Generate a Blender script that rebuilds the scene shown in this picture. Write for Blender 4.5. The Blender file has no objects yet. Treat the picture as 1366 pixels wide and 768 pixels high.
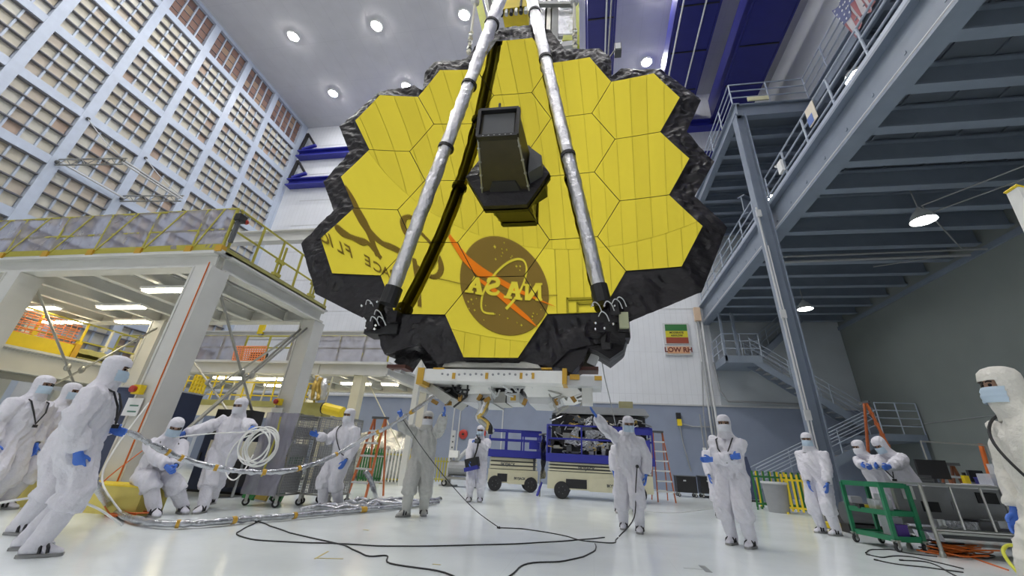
import bpy, bmesh, math, random
from mathutils import Vector, Matrix, Quaternion, noise
from mathutils.geometry import tessellate_polygon
random.seed(7)
S = bpy.context.scene
COL = S.collection
PI = math.pi
V3 = Vector

# ---------------------------------------------------------------- camera, world, exposure
FOC, PCX, PCY, EYE = 531.313, 700.452, 362.030, 1.01536      # focal length and principal point in pixels of 1366 x 768
PITCH, ROLL, YAW = 0.441503, 0.0516128, -0.171982
fwd = V3((math.sin(YAW)*math.cos(PITCH), math.cos(YAW)*math.cos(PITCH), math.sin(PITCH)))
rt0 = V3((math.cos(YAW), -math.sin(YAW), 0))
up0 = rt0.cross(fwd)
RT = rt0*math.cos(ROLL) + up0*math.sin(ROLL)
UP = -rt0*math.sin(ROLL) + up0*math.cos(ROLL)
cam_data = bpy.data.cameras.new('camera')
cam = bpy.data.objects.new('camera', cam_data)
COL.objects.link(cam)
mt = Matrix((RT, UP, -fwd)).transposed().to_4x4()
mt.translation = (0, 0, EYE)
cam.matrix_world = mt
cam_data.sensor_fit = 'HORIZONTAL'
cam_data.sensor_width = 36
cam_data.lens = FOC/1366*36
cam_data.shift_x = (683-PCX)/1366
cam_data.shift_y = (PCY-384)/1366
cam_data.clip_start = 0.05
cam_data.clip_end = 200
S.camera = cam

world = bpy.data.worlds.new('world')
S.world = world
world.use_nodes = True
world.node_tree.nodes['Background'].inputs[0].default_value = (0.8, 0.85, 1.0, 1)
world.node_tree.nodes['Background'].inputs[1].default_value = 0.25
S.view_settings.view_transform = 'Standard'
S.view_settings.look = 'None'
S.view_settings.gamma = 1
S.view_settings.exposure = 0.0
S.view_settings.use_curve_mapping = False
try:
    S.cycles.max_bounces = 8
    S.cycles.diffuse_bounces = 5
    S.cycles.glossy_bounces = 4
    S.cycles.transparent_max_bounces = 10
    S.cycles.sample_clamp_indirect = 6
    S.cycles.use_denoising = True
    S.cycles.caustics_reflective = False
    S.cycles.caustics_refractive = False
except Exception:
    pass
LAMP, TUBE, PEND = 265.0, 26.0, 45.0         # radiance of the ceiling lamps, the fluorescent tubes and the pendant lamps

# ---------------------------------------------------------------- survey helpers: a pixel of the photograph to a point in the hall
def ray(x, y):
    return RT*((x-PCX)/FOC) - UP*((y-PCY)/FOC) + fwd
def at_z(x, y, z=0.0):
    d = ray(x, y); return V3((0, 0, EYE)) + d*((z-EYE)/d.z)
def at_y(x, y, Y):
    d = ray(x, y); return V3((0, 0, EYE)) + d*(Y/d.y)
def at_x(x, y, X):
    d = ray(x, y); return V3((0, 0, EYE)) + d*(X/d.x)

# ---------------------------------------------------------------- materials
MATS = {}
def mat(name, col, rough=0.5, metal=0.0, var=0.06, scale=6.0, bump=0.0, bscale=20.0, emit=0, alpha=1.0, spec=0.5, stretch=None):
    if name in MATS: return MATS[name]
    m = bpy.data.materials.new(name); m.use_nodes = True
    nt = m.node_tree; N = nt.nodes; L = nt.links
    b = N['Principled BSDF']
    b.inputs['Roughness'].default_value = rough
    b.inputs['Metallic'].default_value = metal
    b.inputs['Specular IOR Level'].default_value = spec
    tc = N.new('ShaderNodeTexCoord')
    src = tc.outputs['Object']
    if stretch:
        mp = N.new('ShaderNodeMapping'); mp.inputs['Scale'].default_value = stretch
        L.new(src, mp.inputs['Vector']); src = mp.outputs['Vector']
    nz = N.new('ShaderNodeTexNoise'); nz.inputs['Scale'].default_value = scale; nz.inputs['Detail'].default_value = 4
    L.new(src, nz.inputs['Vector'])
    mx = N.new('ShaderNodeMix'); mx.data_type = 'RGBA'
    c = list(col)[:3]
    mx.inputs[6].default_value = [max(0, v*(1-var*2)) for v in c]+[1]
    mx.inputs[7].default_value = [min(1, v*(1+var*2)) for v in c]+[1]
    L.new(nz.outputs['Fac'], mx.inputs[0])
    L.new(mx.outputs[2], b.inputs['Base Color'])
    if bump:
        n2 = N.new('ShaderNodeTexNoise'); n2.inputs['Scale'].default_value = bscale; n2.inputs['Detail'].default_value = 5
        L.new(src, n2.inputs['Vector'])
        bp = N.new('ShaderNodeBump'); bp.inputs['Strength'].default_value = bump; bp.inputs['Distance'].default_value = 0.03
        L.new(n2.outputs['Fac'], bp.inputs['Height']); L.new(bp.outputs['Normal'], b.inputs['Normal'])
    if emit:
        b.inputs['Emission Color'].default_value = list(col)[:3]+[1]
        b.inputs['Emission Strength'].default_value = emit
    if alpha < 1:
        b.inputs['Alpha'].default_value = alpha
    MATS[name] = m
    return m
def lines_mat(name, col, axis, period, width, dark=0.75, rough=0.5, bump=0.3, axis2=None, period2=1.0, width2=0.01, spec=0.5, var=0.04):
    """painted sheet with straight joints every PERIOD metres along AXIS (0 x, 1 y, 2 z)"""
    m = mat(name, col, rough, var=var, scale=1.3, spec=spec)
    nt = m.node_tree; N = nt.nodes; L = nt.links; b = N['Principled BSDF']
    geo = N.new('ShaderNodeTexCoord'); sp = N.new('ShaderNodeSeparateXYZ'); L.new(geo.outputs['Object'], sp.inputs[0])
    def mask(ax, per, wid):
        mod = N.new('ShaderNodeMath'); mod.operation = 'PINGPONG'; mod.inputs[1].default_value = per/2
        L.new(sp.outputs[ax], mod.inputs[0])
        lt = N.new('ShaderNodeMath'); lt.operation = 'LESS_THAN'; lt.inputs[1].default_value = wid/2
        L.new(mod.outputs[0], lt.inputs[0]); return lt.outputs[0]
    k = mask(axis, period, width)
    if axis2 is not None:
        k2 = mask(axis2, period2, width2)
        mxx = N.new('ShaderNodeMath'); mxx.operation = 'MAXIMUM'; L.new(k, mxx.inputs[0]); L.new(k2, mxx.inputs[1]); k = mxx.outputs[0]
    old = b.inputs['Base Color'].links[0].from_socket
    mx = N.new('ShaderNodeMix'); mx.data_type = 'RGBA'; mx.blend_type = 'MULTIPLY'
    L.new(k, mx.inputs[0]); L.new(old, mx.inputs[6]); mx.inputs[7].default_value = (dark, dark, dark, 1)
    L.new(mx.outputs[2], b.inputs['Base Color'])
    if bump:
        bp = N.new('ShaderNodeBump'); bp.invert = True; bp.inputs['Strength'].default_value = bump; bp.inputs['Distance'].default_value = 0.02
        L.new(k, bp.inputs['Height']); L.new(bp.outputs['Normal'], b.inputs['Normal'])
    return m

M_FLOOR = lines_mat('floor_paint', (0.84, 0.90, 0.90), 0, 0.9, 0.006, 0.93, rough=0.16, bump=0.0, axis2=1, period2=0.9, width2=0.006, var=0.06)
M_CEIL = lines_mat('ceiling_panel', (0.56, 0.56, 0.58), 0, 1.2, 0.02, 0.88, rough=0.5, bump=0.1, axis2=1, period2=3.0, width2=0.02)
M_WALLW = lines_mat('white_wall_panel', (0.70, 0.72, 0.76), 0, 0.30, 0.014, 0.82, rough=0.45, bump=0.3, axis2=2, period2=2.2, width2=0.014)
M_WALLB = mat('blue_grey_wall', (0.25, 0.29, 0.385), 0.5, scale=1.5)
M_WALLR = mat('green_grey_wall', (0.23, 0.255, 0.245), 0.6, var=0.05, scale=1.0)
M_WALLRU = mat('white_upper_wall', (0.74, 0.77, 0.80), 0.5, scale=0.8)
M_FILT = [mat('filter_%s' % n, c, 0.6, var=0.05, scale=3, bump=0.1, bscale=8) for n, c in (('cream', (0.60, 0.56, 0.46)), ('sand', (0.54, 0.48, 0.37)), ('pale', (0.64, 0.62, 0.54)), ('beige', (0.57, 0.50, 0.41)), ('rose', (0.48, 0.36, 0.28)))]
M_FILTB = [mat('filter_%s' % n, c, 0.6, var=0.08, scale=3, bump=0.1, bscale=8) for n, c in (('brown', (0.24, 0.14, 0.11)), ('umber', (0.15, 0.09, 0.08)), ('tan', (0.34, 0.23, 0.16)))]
M_MULL = mat('pale_blue_steel', (0.46, 0.52, 0.63), 0.4, scale=3)
M_FIN = mat('grey_fin', (0.16, 0.16, 0.18), 0.5, scale=3)
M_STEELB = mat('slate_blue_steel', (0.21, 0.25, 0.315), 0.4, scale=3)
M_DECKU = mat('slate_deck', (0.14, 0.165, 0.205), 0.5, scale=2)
M_RAILB = mat('grey_blue_rail', (0.38, 0.43, 0.52), 0.4)
M_NAVY = mat('crane_blue', (0.022, 0.025, 0.19), 0.4, scale=2)
M_NAVY2 = mat('lift_blue', (0.03, 0.035, 0.30), 0.4, scale=2)
M_WSTEEL = mat('white_steel', (0.62, 0.62, 0.59), 0.45, scale=2)
M_CREAM = mat('cream_steel', (0.72, 0.68, 0.52), 0.45, scale=2)
M_YRAIL = mat('olive_yellow_rail', (0.42, 0.38, 0.06), 0.5, scale=8)
M_YEL = mat('yellow_paint', (0.80, 0.60, 0.02), 0.45, scale=5)
M_YGRN = mat('chartreuse_paint', (0.50, 0.54, 0.04), 0.45, scale=5)
M_OLIVE = mat('olive_tarp', (0.33, 0.31, 0.10), 0.6, bump=0.8, bscale=5)
M_BLK = mat('black_paint', (0.016, 0.016, 0.018), 0.5)
M_RUB = mat('black_rubber', (0.022, 0.022, 0.025), 0.75)
M_DGREY = mat('dark_grey', (0.09, 0.095, 0.10), 0.5)
M_GREY = mat('mid_grey', (0.30, 0.31, 0.32), 0.5)
M_LGREY = mat('light_grey', (0.55, 0.56, 0.57), 0.45)
M_STEEL = mat('stainless_steel', (0.55, 0.55, 0.53), 0.28, metal=1.0)
M_GALV = mat('galvanised_steel', (0.40, 0.40, 0.37), 0.4, metal=0.8)
M_CHROME = mat('bright_metal', (0.8, 0.8, 0.8), 0.15, metal=1.0)
M_ORANGE = mat('orange_fibreglass', (0.50, 0.13, 0.035), 0.5)
M_ORC = mat('orange_cable', (0.62, 0.14, 0.02), 0.5)
M_ORNET = mat('orange_net', (0.85, 0.30, 0.12), 0.6)
M_RED = mat('red_plastic', (0.45, 0.04, 0.03), 0.4)
M_GREEN = mat('green_cart', (0.012, 0.17, 0.075), 0.4)
M_DGREEN = mat('dark_green', (0.02, 0.16, 0.04), 0.5)
M_NAVYP = mat('navy_panel', (0.045, 0.06, 0.12), 0.6)
M_BEIGE = mat('lift_beige', (0.62, 0.59, 0.42), 0.45, scale=3)
M_YBAR = mat('worn_yellow_block', (0.62, 0.52, 0.13), 0.6, var=0.12, scale=3)
M_FOIL = mat('silver_foil', (0.76, 0.76, 0.78), 0.28, metal=0.9, bump=1.0, bscale=11)
M_FOIL2 = mat('wrinkled_foil', (0.50, 0.51, 0.54), 0.27, metal=0.92, bump=1.0, bscale=13, var=0.25, scale=9)
M_GFOIL = mat('gold_foil', (0.62, 0.44, 0.13), 0.3, metal=0.9, bump=1.0, bscale=9)
M_KAP = mat('black_blanket', (0.016, 0.014, 0.017), 0.30, bump=1.0, bscale=5, var=0.2, spec=0.4, stretch=(1, 1, 1.6))
M_KAPT = mat('amber_tape', (0.55, 0.32, 0.03), 0.4)
M_PLATE = mat('dark_bronze_panel', (0.040, 0.032, 0.014), 0.4, bump=0.15, bscale=4, var=0.15)
M_GOLD = mat('gold_mirror', (0.70, 0.585, 0.055), 0.012, metal=1.0, var=0.004, scale=0.6)
M_BPLATE = mat('white_beam_paint', (0.80, 0.80, 0.78), 0.4)
M_BLANK = mat('silver_blanket', (0.58, 0.57, 0.52), 0.4, metal=0.4, bump=0.8, bscale=10)
M_LAMP = mat('lamp_glass', (1.0, 0.98, 0.95), 0.4, var=0, emit=LAMP)
M_TUBE = mat('tube_glass', (1.0, 0.88, 0.62), 0.4, var=0, emit=TUBE)
M_PEND = mat('pendant_glass', (1.0, 1.0, 0.96), 0.4, var=0, emit=PEND)
M_SHADE = mat('pendant_shade', (0.55, 0.56, 0.56), 0.4)
M_SUIT = mat('white_coverall', (0.70, 0.69, 0.75), 0.75, var=0.05, scale=14, bump=0.5, bscale=26)
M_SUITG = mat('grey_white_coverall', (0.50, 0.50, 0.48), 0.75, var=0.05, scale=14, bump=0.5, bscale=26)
M_SUITC = mat('cream_coverall', (0.72, 0.70, 0.64), 0.75, var=0.05, scale=14, bump=0.5, bscale=26)
M_SKIN = mat('skin', (0.46, 0.28, 0.20), 0.5)
M_SKIN2 = mat('tan_skin', (0.36, 0.20, 0.13), 0.5)
M_MASK = mat('blue_mask', (0.48, 0.60, 0.72), 0.7)
M_MASKW = mat('white_mask', (0.75, 0.76, 0.82), 0.7)
M_GLOVE = mat('blue_glove', (0.06, 0.17, 0.62), 0.45)
M_SOLE = mat('grey_sole', (0.28, 0.28, 0.28), 0.6)
M_EYE = mat('eye', (0.03, 0.02, 0.02), 0.2)
M_WHITE = mat('white_plastic', (0.82, 0.82, 0.80), 0.4)
M_GTXT = mat('sign_blue', (0.125, 0.085, 0.30), 0.5, var=0.02)
M_BALL = mat('emblem_blue', (0.155, 0.105, 0.42), 0.5, var=0.02)
M_SWOOSH = mat('emblem_red', (0.90, 0.21, 0.16), 0.5, var=0.02)
M_SWHITE = mat('sign_white', (0.85, 0.86, 0.86), 0.5, var=0.02)
M_POLY = mat('plastic_sheet', (0.30, 0.29, 0.36), 0.2, alpha=0.62, var=0.2, scale=2.0, bump=0.6, bscale=4)
M_CLEAR = mat('clear_bag', (0.75, 0.78, 0.82), 0.2, alpha=0.5, bump=0.6, bscale=14)
M_MESHG = mat('grey_mesh_wire', (0.42, 0.42, 0.43), 0.5)
M_GLASS = mat('window_glass', (0.6, 0.65, 0.7), 0.08, alpha=0.35)

# ---------------------------------------------------------------- building helpers
WM = {}
def tag(o, label=None, cat=None, group=None, kind=None):
    if label: o['label'] = label
    if cat: o['category'] = cat
    if group: o['group'] = group
    if kind: o['kind'] = kind
    return o
def thing(name, label, cat, loc=(0, 0, 0), rz=0.0, group=None):
    o = bpy.data.objects.new(name, None); COL.objects.link(o)
    o.empty_display_size = 0.2
    o.location = loc; o.rotation_euler = (0, 0, rz)
    WM[o.name] = Matrix.Translation(loc) @ Matrix.Rotation(rz, 4, 'Z')
    return tag(o, label, cat, group)
class MB:
    def __init__(s): s.v = []; s.f = []
    def add(s, vs, fs):
        n = len(s.v); s.v += [V3(p) for p in vs]; s.f += [tuple(i+n for i in f) for f in fs]; return s
    def box(s, lo, hi, R=None, c=None):
        a, b = lo, hi
        vs = [V3((x, y, z)) for x in (a[0], b[0]) for y in (a[1], b[1]) for z in (a[2], b[2])]
        if R is not None:
            c = V3(c) if c else (V3(lo)+V3(hi))/2
            vs = [c+R @ (p-c) for p in vs]
        return s.add(vs, [(0, 1, 3, 2), (4, 6, 7, 5), (0, 4, 5, 1), (2, 3, 7, 6), (0, 2, 6, 4), (1, 5, 7, 3)])
    def cbox(s, c, sz, R=None):
        c = V3(c); h = V3(sz)/2
        return s.box(c-h, c+h, R, c)
    def frame(s, p, q, up=(0, 0, 1)):
        p, q = V3(p), V3(q); d = (q-p).normalized(); u = V3(up)
        if abs(d.dot(u)) > 0.98: u = V3((0, 1, 0)) if abs(d.y) < 0.9 else V3((1, 0, 0))
        r = d.cross(u).normalized(); u = r.cross(d)
        return p, q, d, r, u
    def bar(s, p, q, w, h, up=(0, 0, 1)):
        p, q, d, r, u = s.frame(p, q, up)
        vs = [e+r*(a*w/2)+u*(b*h/2) for e in (p, q) for a, b in ((-1, -1), (1, -1), (1, 1), (-1, 1))]
        return s.add(vs, [(0, 1, 2, 3), (4, 7, 6, 5), (0, 4, 5, 1), (1, 5, 6, 2), (2, 6, 7, 3), (3, 7, 4, 0)])
    def ibeam(s, p, q, w, h, tw=0.03, tf=0.04, up=(0, 0, 1)):
        p, q, d, r, u = s.frame(p, q, up)
        s.bar(p, q, tw, h-tf, up)
        for k in (-1, 1):
            o = u*(k*(h/2-tf/2)); s.bar(p+o, q+o, w, tf, up)
        return s
    def tube(s, p, q, r, n=8, r2=None, cap=True):
        p, q, d, a, b = s.frame(p, q); r2 = r if r2 is None else r2
        vs = [e+(a*math.cos(t)+b*math.sin(t))*rr for e, rr in ((p, r), (q, r2)) for t in [2*PI*i/n for i in range(n)]]
        fs = [(i, (i+1) % n, n+(i+1) % n, n+i) for i in range(n)]
        if cap: fs += [tuple(range(n))[::-1], tuple(range(n, 2*n))]
        return s.add(vs, fs)
    def path(s, pts, r, n=6, closed=False):
        pts = [V3(p) for p in pts]; rr = r if isinstance(r, (list, tuple)) else [r]*len(pts)
        m = len(pts); rings = []; ref = None
        for i, p in enumerate(pts):
            if closed: d = pts[(i+1) % m]-pts[i-1]
            else: d = pts[min(i+1, m-1)]-pts[max(i-1, 0)]
            if d.length < 1e-9: d = V3((0, 0, 1))
            d.normalize()
            if ref is None: ref = V3((0, 0, 1)) if abs(d.z) < 0.9 else V3((1, 0, 0))
            a = d.cross(ref)
            if a.length < 1e-5: a = d.cross(V3((0.3, 0.8, 0.52)))
            a.normalize(); b = a.cross(d).normalized(); ref = b
            rings += [p+(a*math.cos(2*PI*k/n)+b*math.sin(2*PI*k/n))*rr[i] for k in range(n)]
        fs = []
        for i in range(m if closed else m-1):
            j = (i+1) % m
            fs += [(i*n+k, i*n+(k+1) % n, j*n+(k+1) % n, j*n+k) for k in range(n)]
        if not closed: fs += [tuple(range(n))[::-1], tuple(range((m-1)*n, m*n))]
        return s.add(rings, fs)
    def lathe(s, prof, c, n=16, axis=(0, 0, 1)):
        c = V3(c); q = V3((0, 0, 1)).rotation_difference(V3(axis).normalized())
        vs = [c+q @ V3((r*math.cos(2*PI*k/n), r*math.sin(2*PI*k/n), z)) for r, z in prof for k in range(n)]
        m = len(prof)
        fs = [(i*n+k, i*n+(k+1) % n, (i+1)*n+(k+1) % n, (i+1)*n+k) for i in range(m-1) for k in range(n)]
        fs += [tuple(range(n))[::-1], tuple(range((m-1)*n, m*n))]
        return s.add(vs, fs)
    def loft(s, rings, cap=True):
        n = len(rings[0]); vs = [p for r in rings for p in r]; m = len(rings)
        fs = [(i*n+k, i*n+(k+1) % n, (i+1)*n+(k+1) % n, (i+1)*n+k) for i in range(m-1) for k in range(n)]
        if cap: fs += [tuple(range(n))[::-1], tuple(range((m-1)*n, m*n))]
        return s.add(vs, fs)
    def slab(s, poly, ext):
        """extrude a planar polygon by vector EXT"""
        poly = [V3(p) for p in poly]; n = len(poly); e = V3(ext)
        tri = tessellate_polygon([poly])
        s.add(poly+[p+e for p in poly], [tuple(t) for t in tri]+[tuple(i+n for i in t[::-1]) for t in tri]+[(i, (i+1) % n, n+(i+1) % n, n+i) for i in range(n)])
        return s
    def sheet(s, fn, nu, nv):
        vs = [fn(i/nu, j/nv) for j in range(nv+1) for i in range(nu+1)]
        return s.add(vs, [(j*(nu+1)+i, j*(nu+1)+i+1, (j+1)*(nu+1)+i+1, (j+1)*(nu+1)+i) for j in range(nv) for i in range(nu)])
    def ball(s, c, r, n=10, m=7, sc=(1, 1, 1)):
        c = V3(c)
        pr = [(math.sin(PI*i/m)*r+1e-5, -math.cos(PI*i/m)*r) for i in range(m+1)]
        vs = [c+V3((a*math.cos(2*PI*k/n)*sc[0], a*math.sin(2*PI*k/n)*sc[1], z*sc[2])) for a, z in pr for k in range(n)]
        return s.add(vs, [(i*n+k, i*n+(k+1) % n, (i+1)*n+(k+1) % n, (i+1)*n+k) for i in range(m) for k in range(n)])
    def mesh(s, name, M=None, smooth=False):
        me = bpy.data.meshes.new(name)
        vs = [M @ p for p in s.v] if M is not None else s.v
        me.from_pydata([tuple(p) for p in vs], [], s.f)
        bm = bmesh.new(); bm.from_mesh(me); bmesh.ops.recalc_face_normals(bm, faces=bm.faces); bm.to_mesh(me); bm.free()
        if smooth:
            me.polygons.foreach_set('use_smooth', [True]*len(me.polygons))
            if smooth == 'auto':
                try: me.set_sharp_from_angle(angle=0.7)
                except Exception: pass
        me.update()
        return me
    def build(s, name, m, parent=None, world=True, smooth=False, kind=None, label=None):
        M = None
        if parent is not None and world: M = WM[parent.name].inverted()
        return link(name, s.mesh(name, M, smooth), m, parent, kind, label)
def link(name, me, m=None, parent=None, kind=None, label=None):
    o = bpy.data.objects.new(name, me); COL.objects.link(o)
    if m is not None and not me.materials: me.materials.append(m)
    if parent is not None:
        o.parent = parent; WM[o.name] = WM[parent.name].copy()
    else: WM[o.name] = Matrix.Identity(4)
    if kind: o['kind'] = kind
    if label: o['label'] = label
    return o
def copy_tree(o, parent=None):
    c = o.copy(); COL.objects.link(c)
    if parent is not None: c.parent = parent
    for ch in list(o.children): copy_tree(ch, c)
    return c
def place(o, loc, rz, label=None, group=None):
    o.location = loc; o.rotation_euler = (0, 0, rz)
    if label: o['label'] = label
    if group: o['group'] = group
    return o
def RZ(a): return Matrix.Rotation(a, 3, 'Z')
def RX(a): return Matrix.Rotation(a, 3, 'X')
def RY(a): return Matrix.Rotation(a, 3, 'Y')
def spline(pts, k=6):
    """Catmull-Rom through the points"""
    P = [V3(p) for p in pts]; out = []
    for i in range(len(P)-1):
        a, b, c, d = P[max(i-1, 0)], P[i], P[i+1], P[min(i+2, len(P)-1)]
        for j in range(k):
            t = j/k
            out.append(0.5*((2*b)+(c-a)*t+(2*a-5*b+4*c-d)*t*t+(3*b-a-3*c+d)*t**3))
    out.append(P[-1]); return out
def text_mesh(body, size, depth=0.004, bold=0.0):
    cu = bpy.data.curves.new('lettering', 'FONT'); cu.body = body; cu.size = size; cu.extrude = depth; cu.offset = bold
    cu.align_x = 'CENTER'; cu.align_y = 'CENTER'; cu.resolution_u = 3
    o = bpy.data.objects.new('lettering', cu); COL.objects.link(o)
    bpy.context.view_layer.update()
    me = bpy.data.meshes.new_from_object(o.evaluated_get(bpy.context.evaluated_depsgraph_get()))
    bpy.data.objects.remove(o); bpy.data.curves.remove(cu)
    return me
def text(name, body, size, M, m, parent, bold=0.0, depth=0.004):
    me = text_mesh(body, size, depth, bold); me.materials.clear()
    me.transform(WM[parent.name].inverted() @ M)
    return link(name, me, m, parent)
def mat4(o, x, y, z):
    M = Matrix((V3(x).normalized(), V3(y).normalized(), V3(z).normalized())).transposed().to_4x4(); M.translation = o; return M

# ================================================================ the shell of the clean room
HC, YB, XL, XR, YF = 25.4, 22.0, -23.0, 12.77, -8.0
def structure(name, mb, m, smooth=False):
    return mb.build(name, m, None, smooth=smooth, kind='structure')
structure('floor', MB().box((XL-.3, YF-.3, -.3), (XR+.3, YB+.3, 0)), M_FLOOR)
structure('ceiling', MB().box((XL-.3, YF-.3, HC), (XR+.3, YB+.3, HC+.3)), M_CEIL)
wall_back = structure('wall_back', MB().box((XL-.3, YB, 0), (XR+.3, YB+.3, HC)), M_WALLW)
MB().box((XL+.3, YB-.04, 0), (XR-.03, YB-.002, 3.86)).build('wainscot', M_WALLB, wall_back)
MB().box((XL+.3, YB-.09, 3.86), (XR-.03, YB-.002, 3.93)).build('ledge_strip', M_LGREY, wall_back)
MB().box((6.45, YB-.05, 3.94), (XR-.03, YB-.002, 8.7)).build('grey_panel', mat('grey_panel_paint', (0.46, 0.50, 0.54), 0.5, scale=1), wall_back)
for x in (-9.6, -9.15, -7.3, -6.95, -4.6):
    MB().box((x-.03, YB-.1, 0), (x+.03, YB-.04, 3.86)).build('panel_joint', M_LGREY, wall_back)
for z in (9.05, 11.3, 13.5, 15.7, 17.9, 20.4, 23.3):
    MB().box((-21.4, YB-.015, z-.02), (XR-.1, YB-.001, z+.02)).build('panel_joint', M_LGREY, wall_back)
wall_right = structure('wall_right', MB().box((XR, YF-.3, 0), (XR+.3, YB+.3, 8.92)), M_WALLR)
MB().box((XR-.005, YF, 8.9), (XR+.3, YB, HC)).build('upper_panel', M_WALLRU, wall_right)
MB().box((XR-.1, 2, 7.78), (XR-.01, YB-.02, 7.96)).build('ledger_angle', M_STEELB, wall_right)
MB().box((XR-.02, 5, 3.0), (XR-.001, YB, 3.03)).build('panel_joint', M_GREY, wall_right)

# ---- the filter wall on the left
wall_left = structure('wall_left', MB().box((XL-.5, YF-.3, 0), (XL-.3, YB+.3, HC)), M_GREY)
MB().box((XL-.3, YF, 0), (XL-.1, YB, 3.35)).build('lower_panel', M_WALLW, wall_left)
BW, BH = 2.645, 2.75
ys = [7.82+BW*k for k in range(-2, 5)]+[21.62]
zs = [3.61+BH*k for k in range(0, 8)]
for y in ys:
    w = .2 if y < 21 else .2
    MB().box((XL-.25, y-w, 0), (XL, y+w, HC)).build('mullion', M_MULL, wall_left)
MB().box((XL-.25, 21.8, 0), (XL+.02, YB, HC)).build('corner_mullion', M_MULL, wall_left)
MB().box((XL-.25, 2.0, HC-.25), (XL+.01, YB, HC)).build('top_girt', M_MULL, wall_left)
for i in range(len(ys)-1):
    for z in zs:
        MB().box((XL-.25, ys[i]+.2, z-.2), (XL-.01, ys[i+1]-.2, z+.2)).build('girt', M_MULL, wall_left)
cells = []
fins, bars = MB(), MB()
for i in range(len(ys)-1):
    a, b = ys[i]+.2, ys[i+1]-.2
    for z in zs:
        lo, hi = z+.2, min(z+BH-.2, HC-.25)
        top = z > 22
        nr, nc = 4, (5 if i == len(ys)-2 else 4)
        dz, dy = (hi-lo)/nr, (b-a)/nc
        for r in range(nr):
            for c in range(nc):
                cells.append((lo+dz*r, a+dy*c, dz, dy, top))
            zt = lo+dz*(r+1)
            if not top: fins.box((XL-.28, a, zt-.045), (XL-.05, b, zt))
            else: fins.box((XL-.28, a, zt-.03), (XL-.18, b, zt))
        for c in range(1, nc):
            bars.box((XL-.28, a+dy*c-.035, lo), (XL-.12, a+dy*c+.035, hi))
fins.build('fins', M_FIN, wall_left, kind='stuff')
bars.build('cell_bars', M_MULL, wall_left, kind='stuff')
cells.sort(key=lambda t: (t[0] < 8.9, (t[0]-2)**2+t[1]**2))
pan = {}
rest = {}
for n, (z, y, dz, dy, top) in enumerate(cells):
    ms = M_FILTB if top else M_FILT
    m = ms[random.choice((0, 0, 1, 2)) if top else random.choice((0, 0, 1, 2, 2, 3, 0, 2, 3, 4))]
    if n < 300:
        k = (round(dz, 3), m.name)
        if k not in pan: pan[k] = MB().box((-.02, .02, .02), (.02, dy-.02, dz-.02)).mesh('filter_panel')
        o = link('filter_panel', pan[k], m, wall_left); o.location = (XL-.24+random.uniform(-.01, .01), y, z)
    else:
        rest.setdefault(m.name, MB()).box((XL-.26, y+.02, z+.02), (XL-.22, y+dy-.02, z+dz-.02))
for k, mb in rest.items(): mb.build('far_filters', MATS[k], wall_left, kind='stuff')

# ---- the wall behind the photographer: upright sheets, a smooth sign band with emblem and lettering, all seen in the gold mirrors
wall_front = structure('wall_front', MB().box((XL-.3, YF-.3, 0), (XR+.3, YF-.03, HC)), M_LGREY)
BTOP, BBOT = 15.12, 12.64
M_FB = [mat('front_sheet_%d' % i, (v, v, v*1.01), 0.5, var=0.02) for i, v in enumerate((0.80, 0.775, 0.75))]
x = XL
k = 0
while x < XR:
    w = 0.43
    m = M_FB[(0, 0, 1, 0, 2, 0, 1)[k % 7]]
    MB().box((x+.006, YF-.06, BTOP+.01), (x+w-.006, YF, HC)).build('wall_sheet', m, wall_front)
    MB().box((x+.006, YF-.06, 0), (x+w-.006, YF, BBOT-.01)).build('wall_sheet', m, wall_front)
    x += w; k += 1
MB().box((-12, YF-.06, BBOT), (-2.72, YF+.005, BTOP)).build('sign_band', M_SWHITE, wall_front)
x = -2.70
while x < XR:
    MB().box((x+.006, YF-.06, BBOT), (x+.40, YF, BTOP)).build('wall_sheet', M_FB[0], wall_front); x += .41
FACE = Vector((0, 1, 0))
def disc(c, r, n, y0, y1, ry=None):
    return MB().slab([(c[0]+r*math.cos(2*PI*i/n), y0, c[1]+(ry or r)*math.sin(2*PI*i/n)) for i in range(n)], (0, y1-y0, 0))
emb = thing('round_emblem', 'round blue space agency emblem with white lettering reflected upside-right in the gold mirrors', 'emblem', (-4.24, YF, 13.98))
BC = (-4.24, 13.98)
disc(BC, 1.30, 64, YF+.005, YF+.02, 1.235).build('emblem_disc', M_BALL, emb)
def strip(pts, w, y0=YF+.02, dy=.006):
    """ribbon of width W (list or number) along points (x, z) on the wall"""
    P = spline([(p[0], 0, p[1]) for p in pts], 5); n = len(P)
    ww = w if not isinstance(w, (list, tuple)) else None
    L, Rr = [], []
    for i, p in enumerate(P):
        d = (P[min(i+1, n-1)]-P[max(i-1, 0)]).normalized(); s = V3((d.z, 0, -d.x))
        if ww is None:
            t = i/(n-1)*(len(w)-1); j = min(int(t), len(w)-2); hw = (w[j]*(1-t+j)+w[j+1]*(t-j))/2
        else: hw = ww/2
        L.append(p+s*hw); Rr.append(p-s*hw)
    vs = [V3((q.x, y, q.z)) for y in (y0, y0+dy) for q in L+Rr]
    fs = []
    for i in range(n-1):
        fs += [(i, i+1, n+i+1, n+i), (2*n+i, 3*n+i, 3*n+i+1, 2*n+i+1), (i, 2*n+i, 2*n+i+1, i+1), (n+i, n+i+1, 3*n+i+1, 3*n+i)]
    return MB().add(vs, fs)
GR, GV, GN = 15.88, V3((-1.369, 5.6, 5.549)), V3((0.027, -0.99963, -0.004)).normalized()
GC = GV+GN*GR                                # centre of curvature of the telescope mirror
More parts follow.
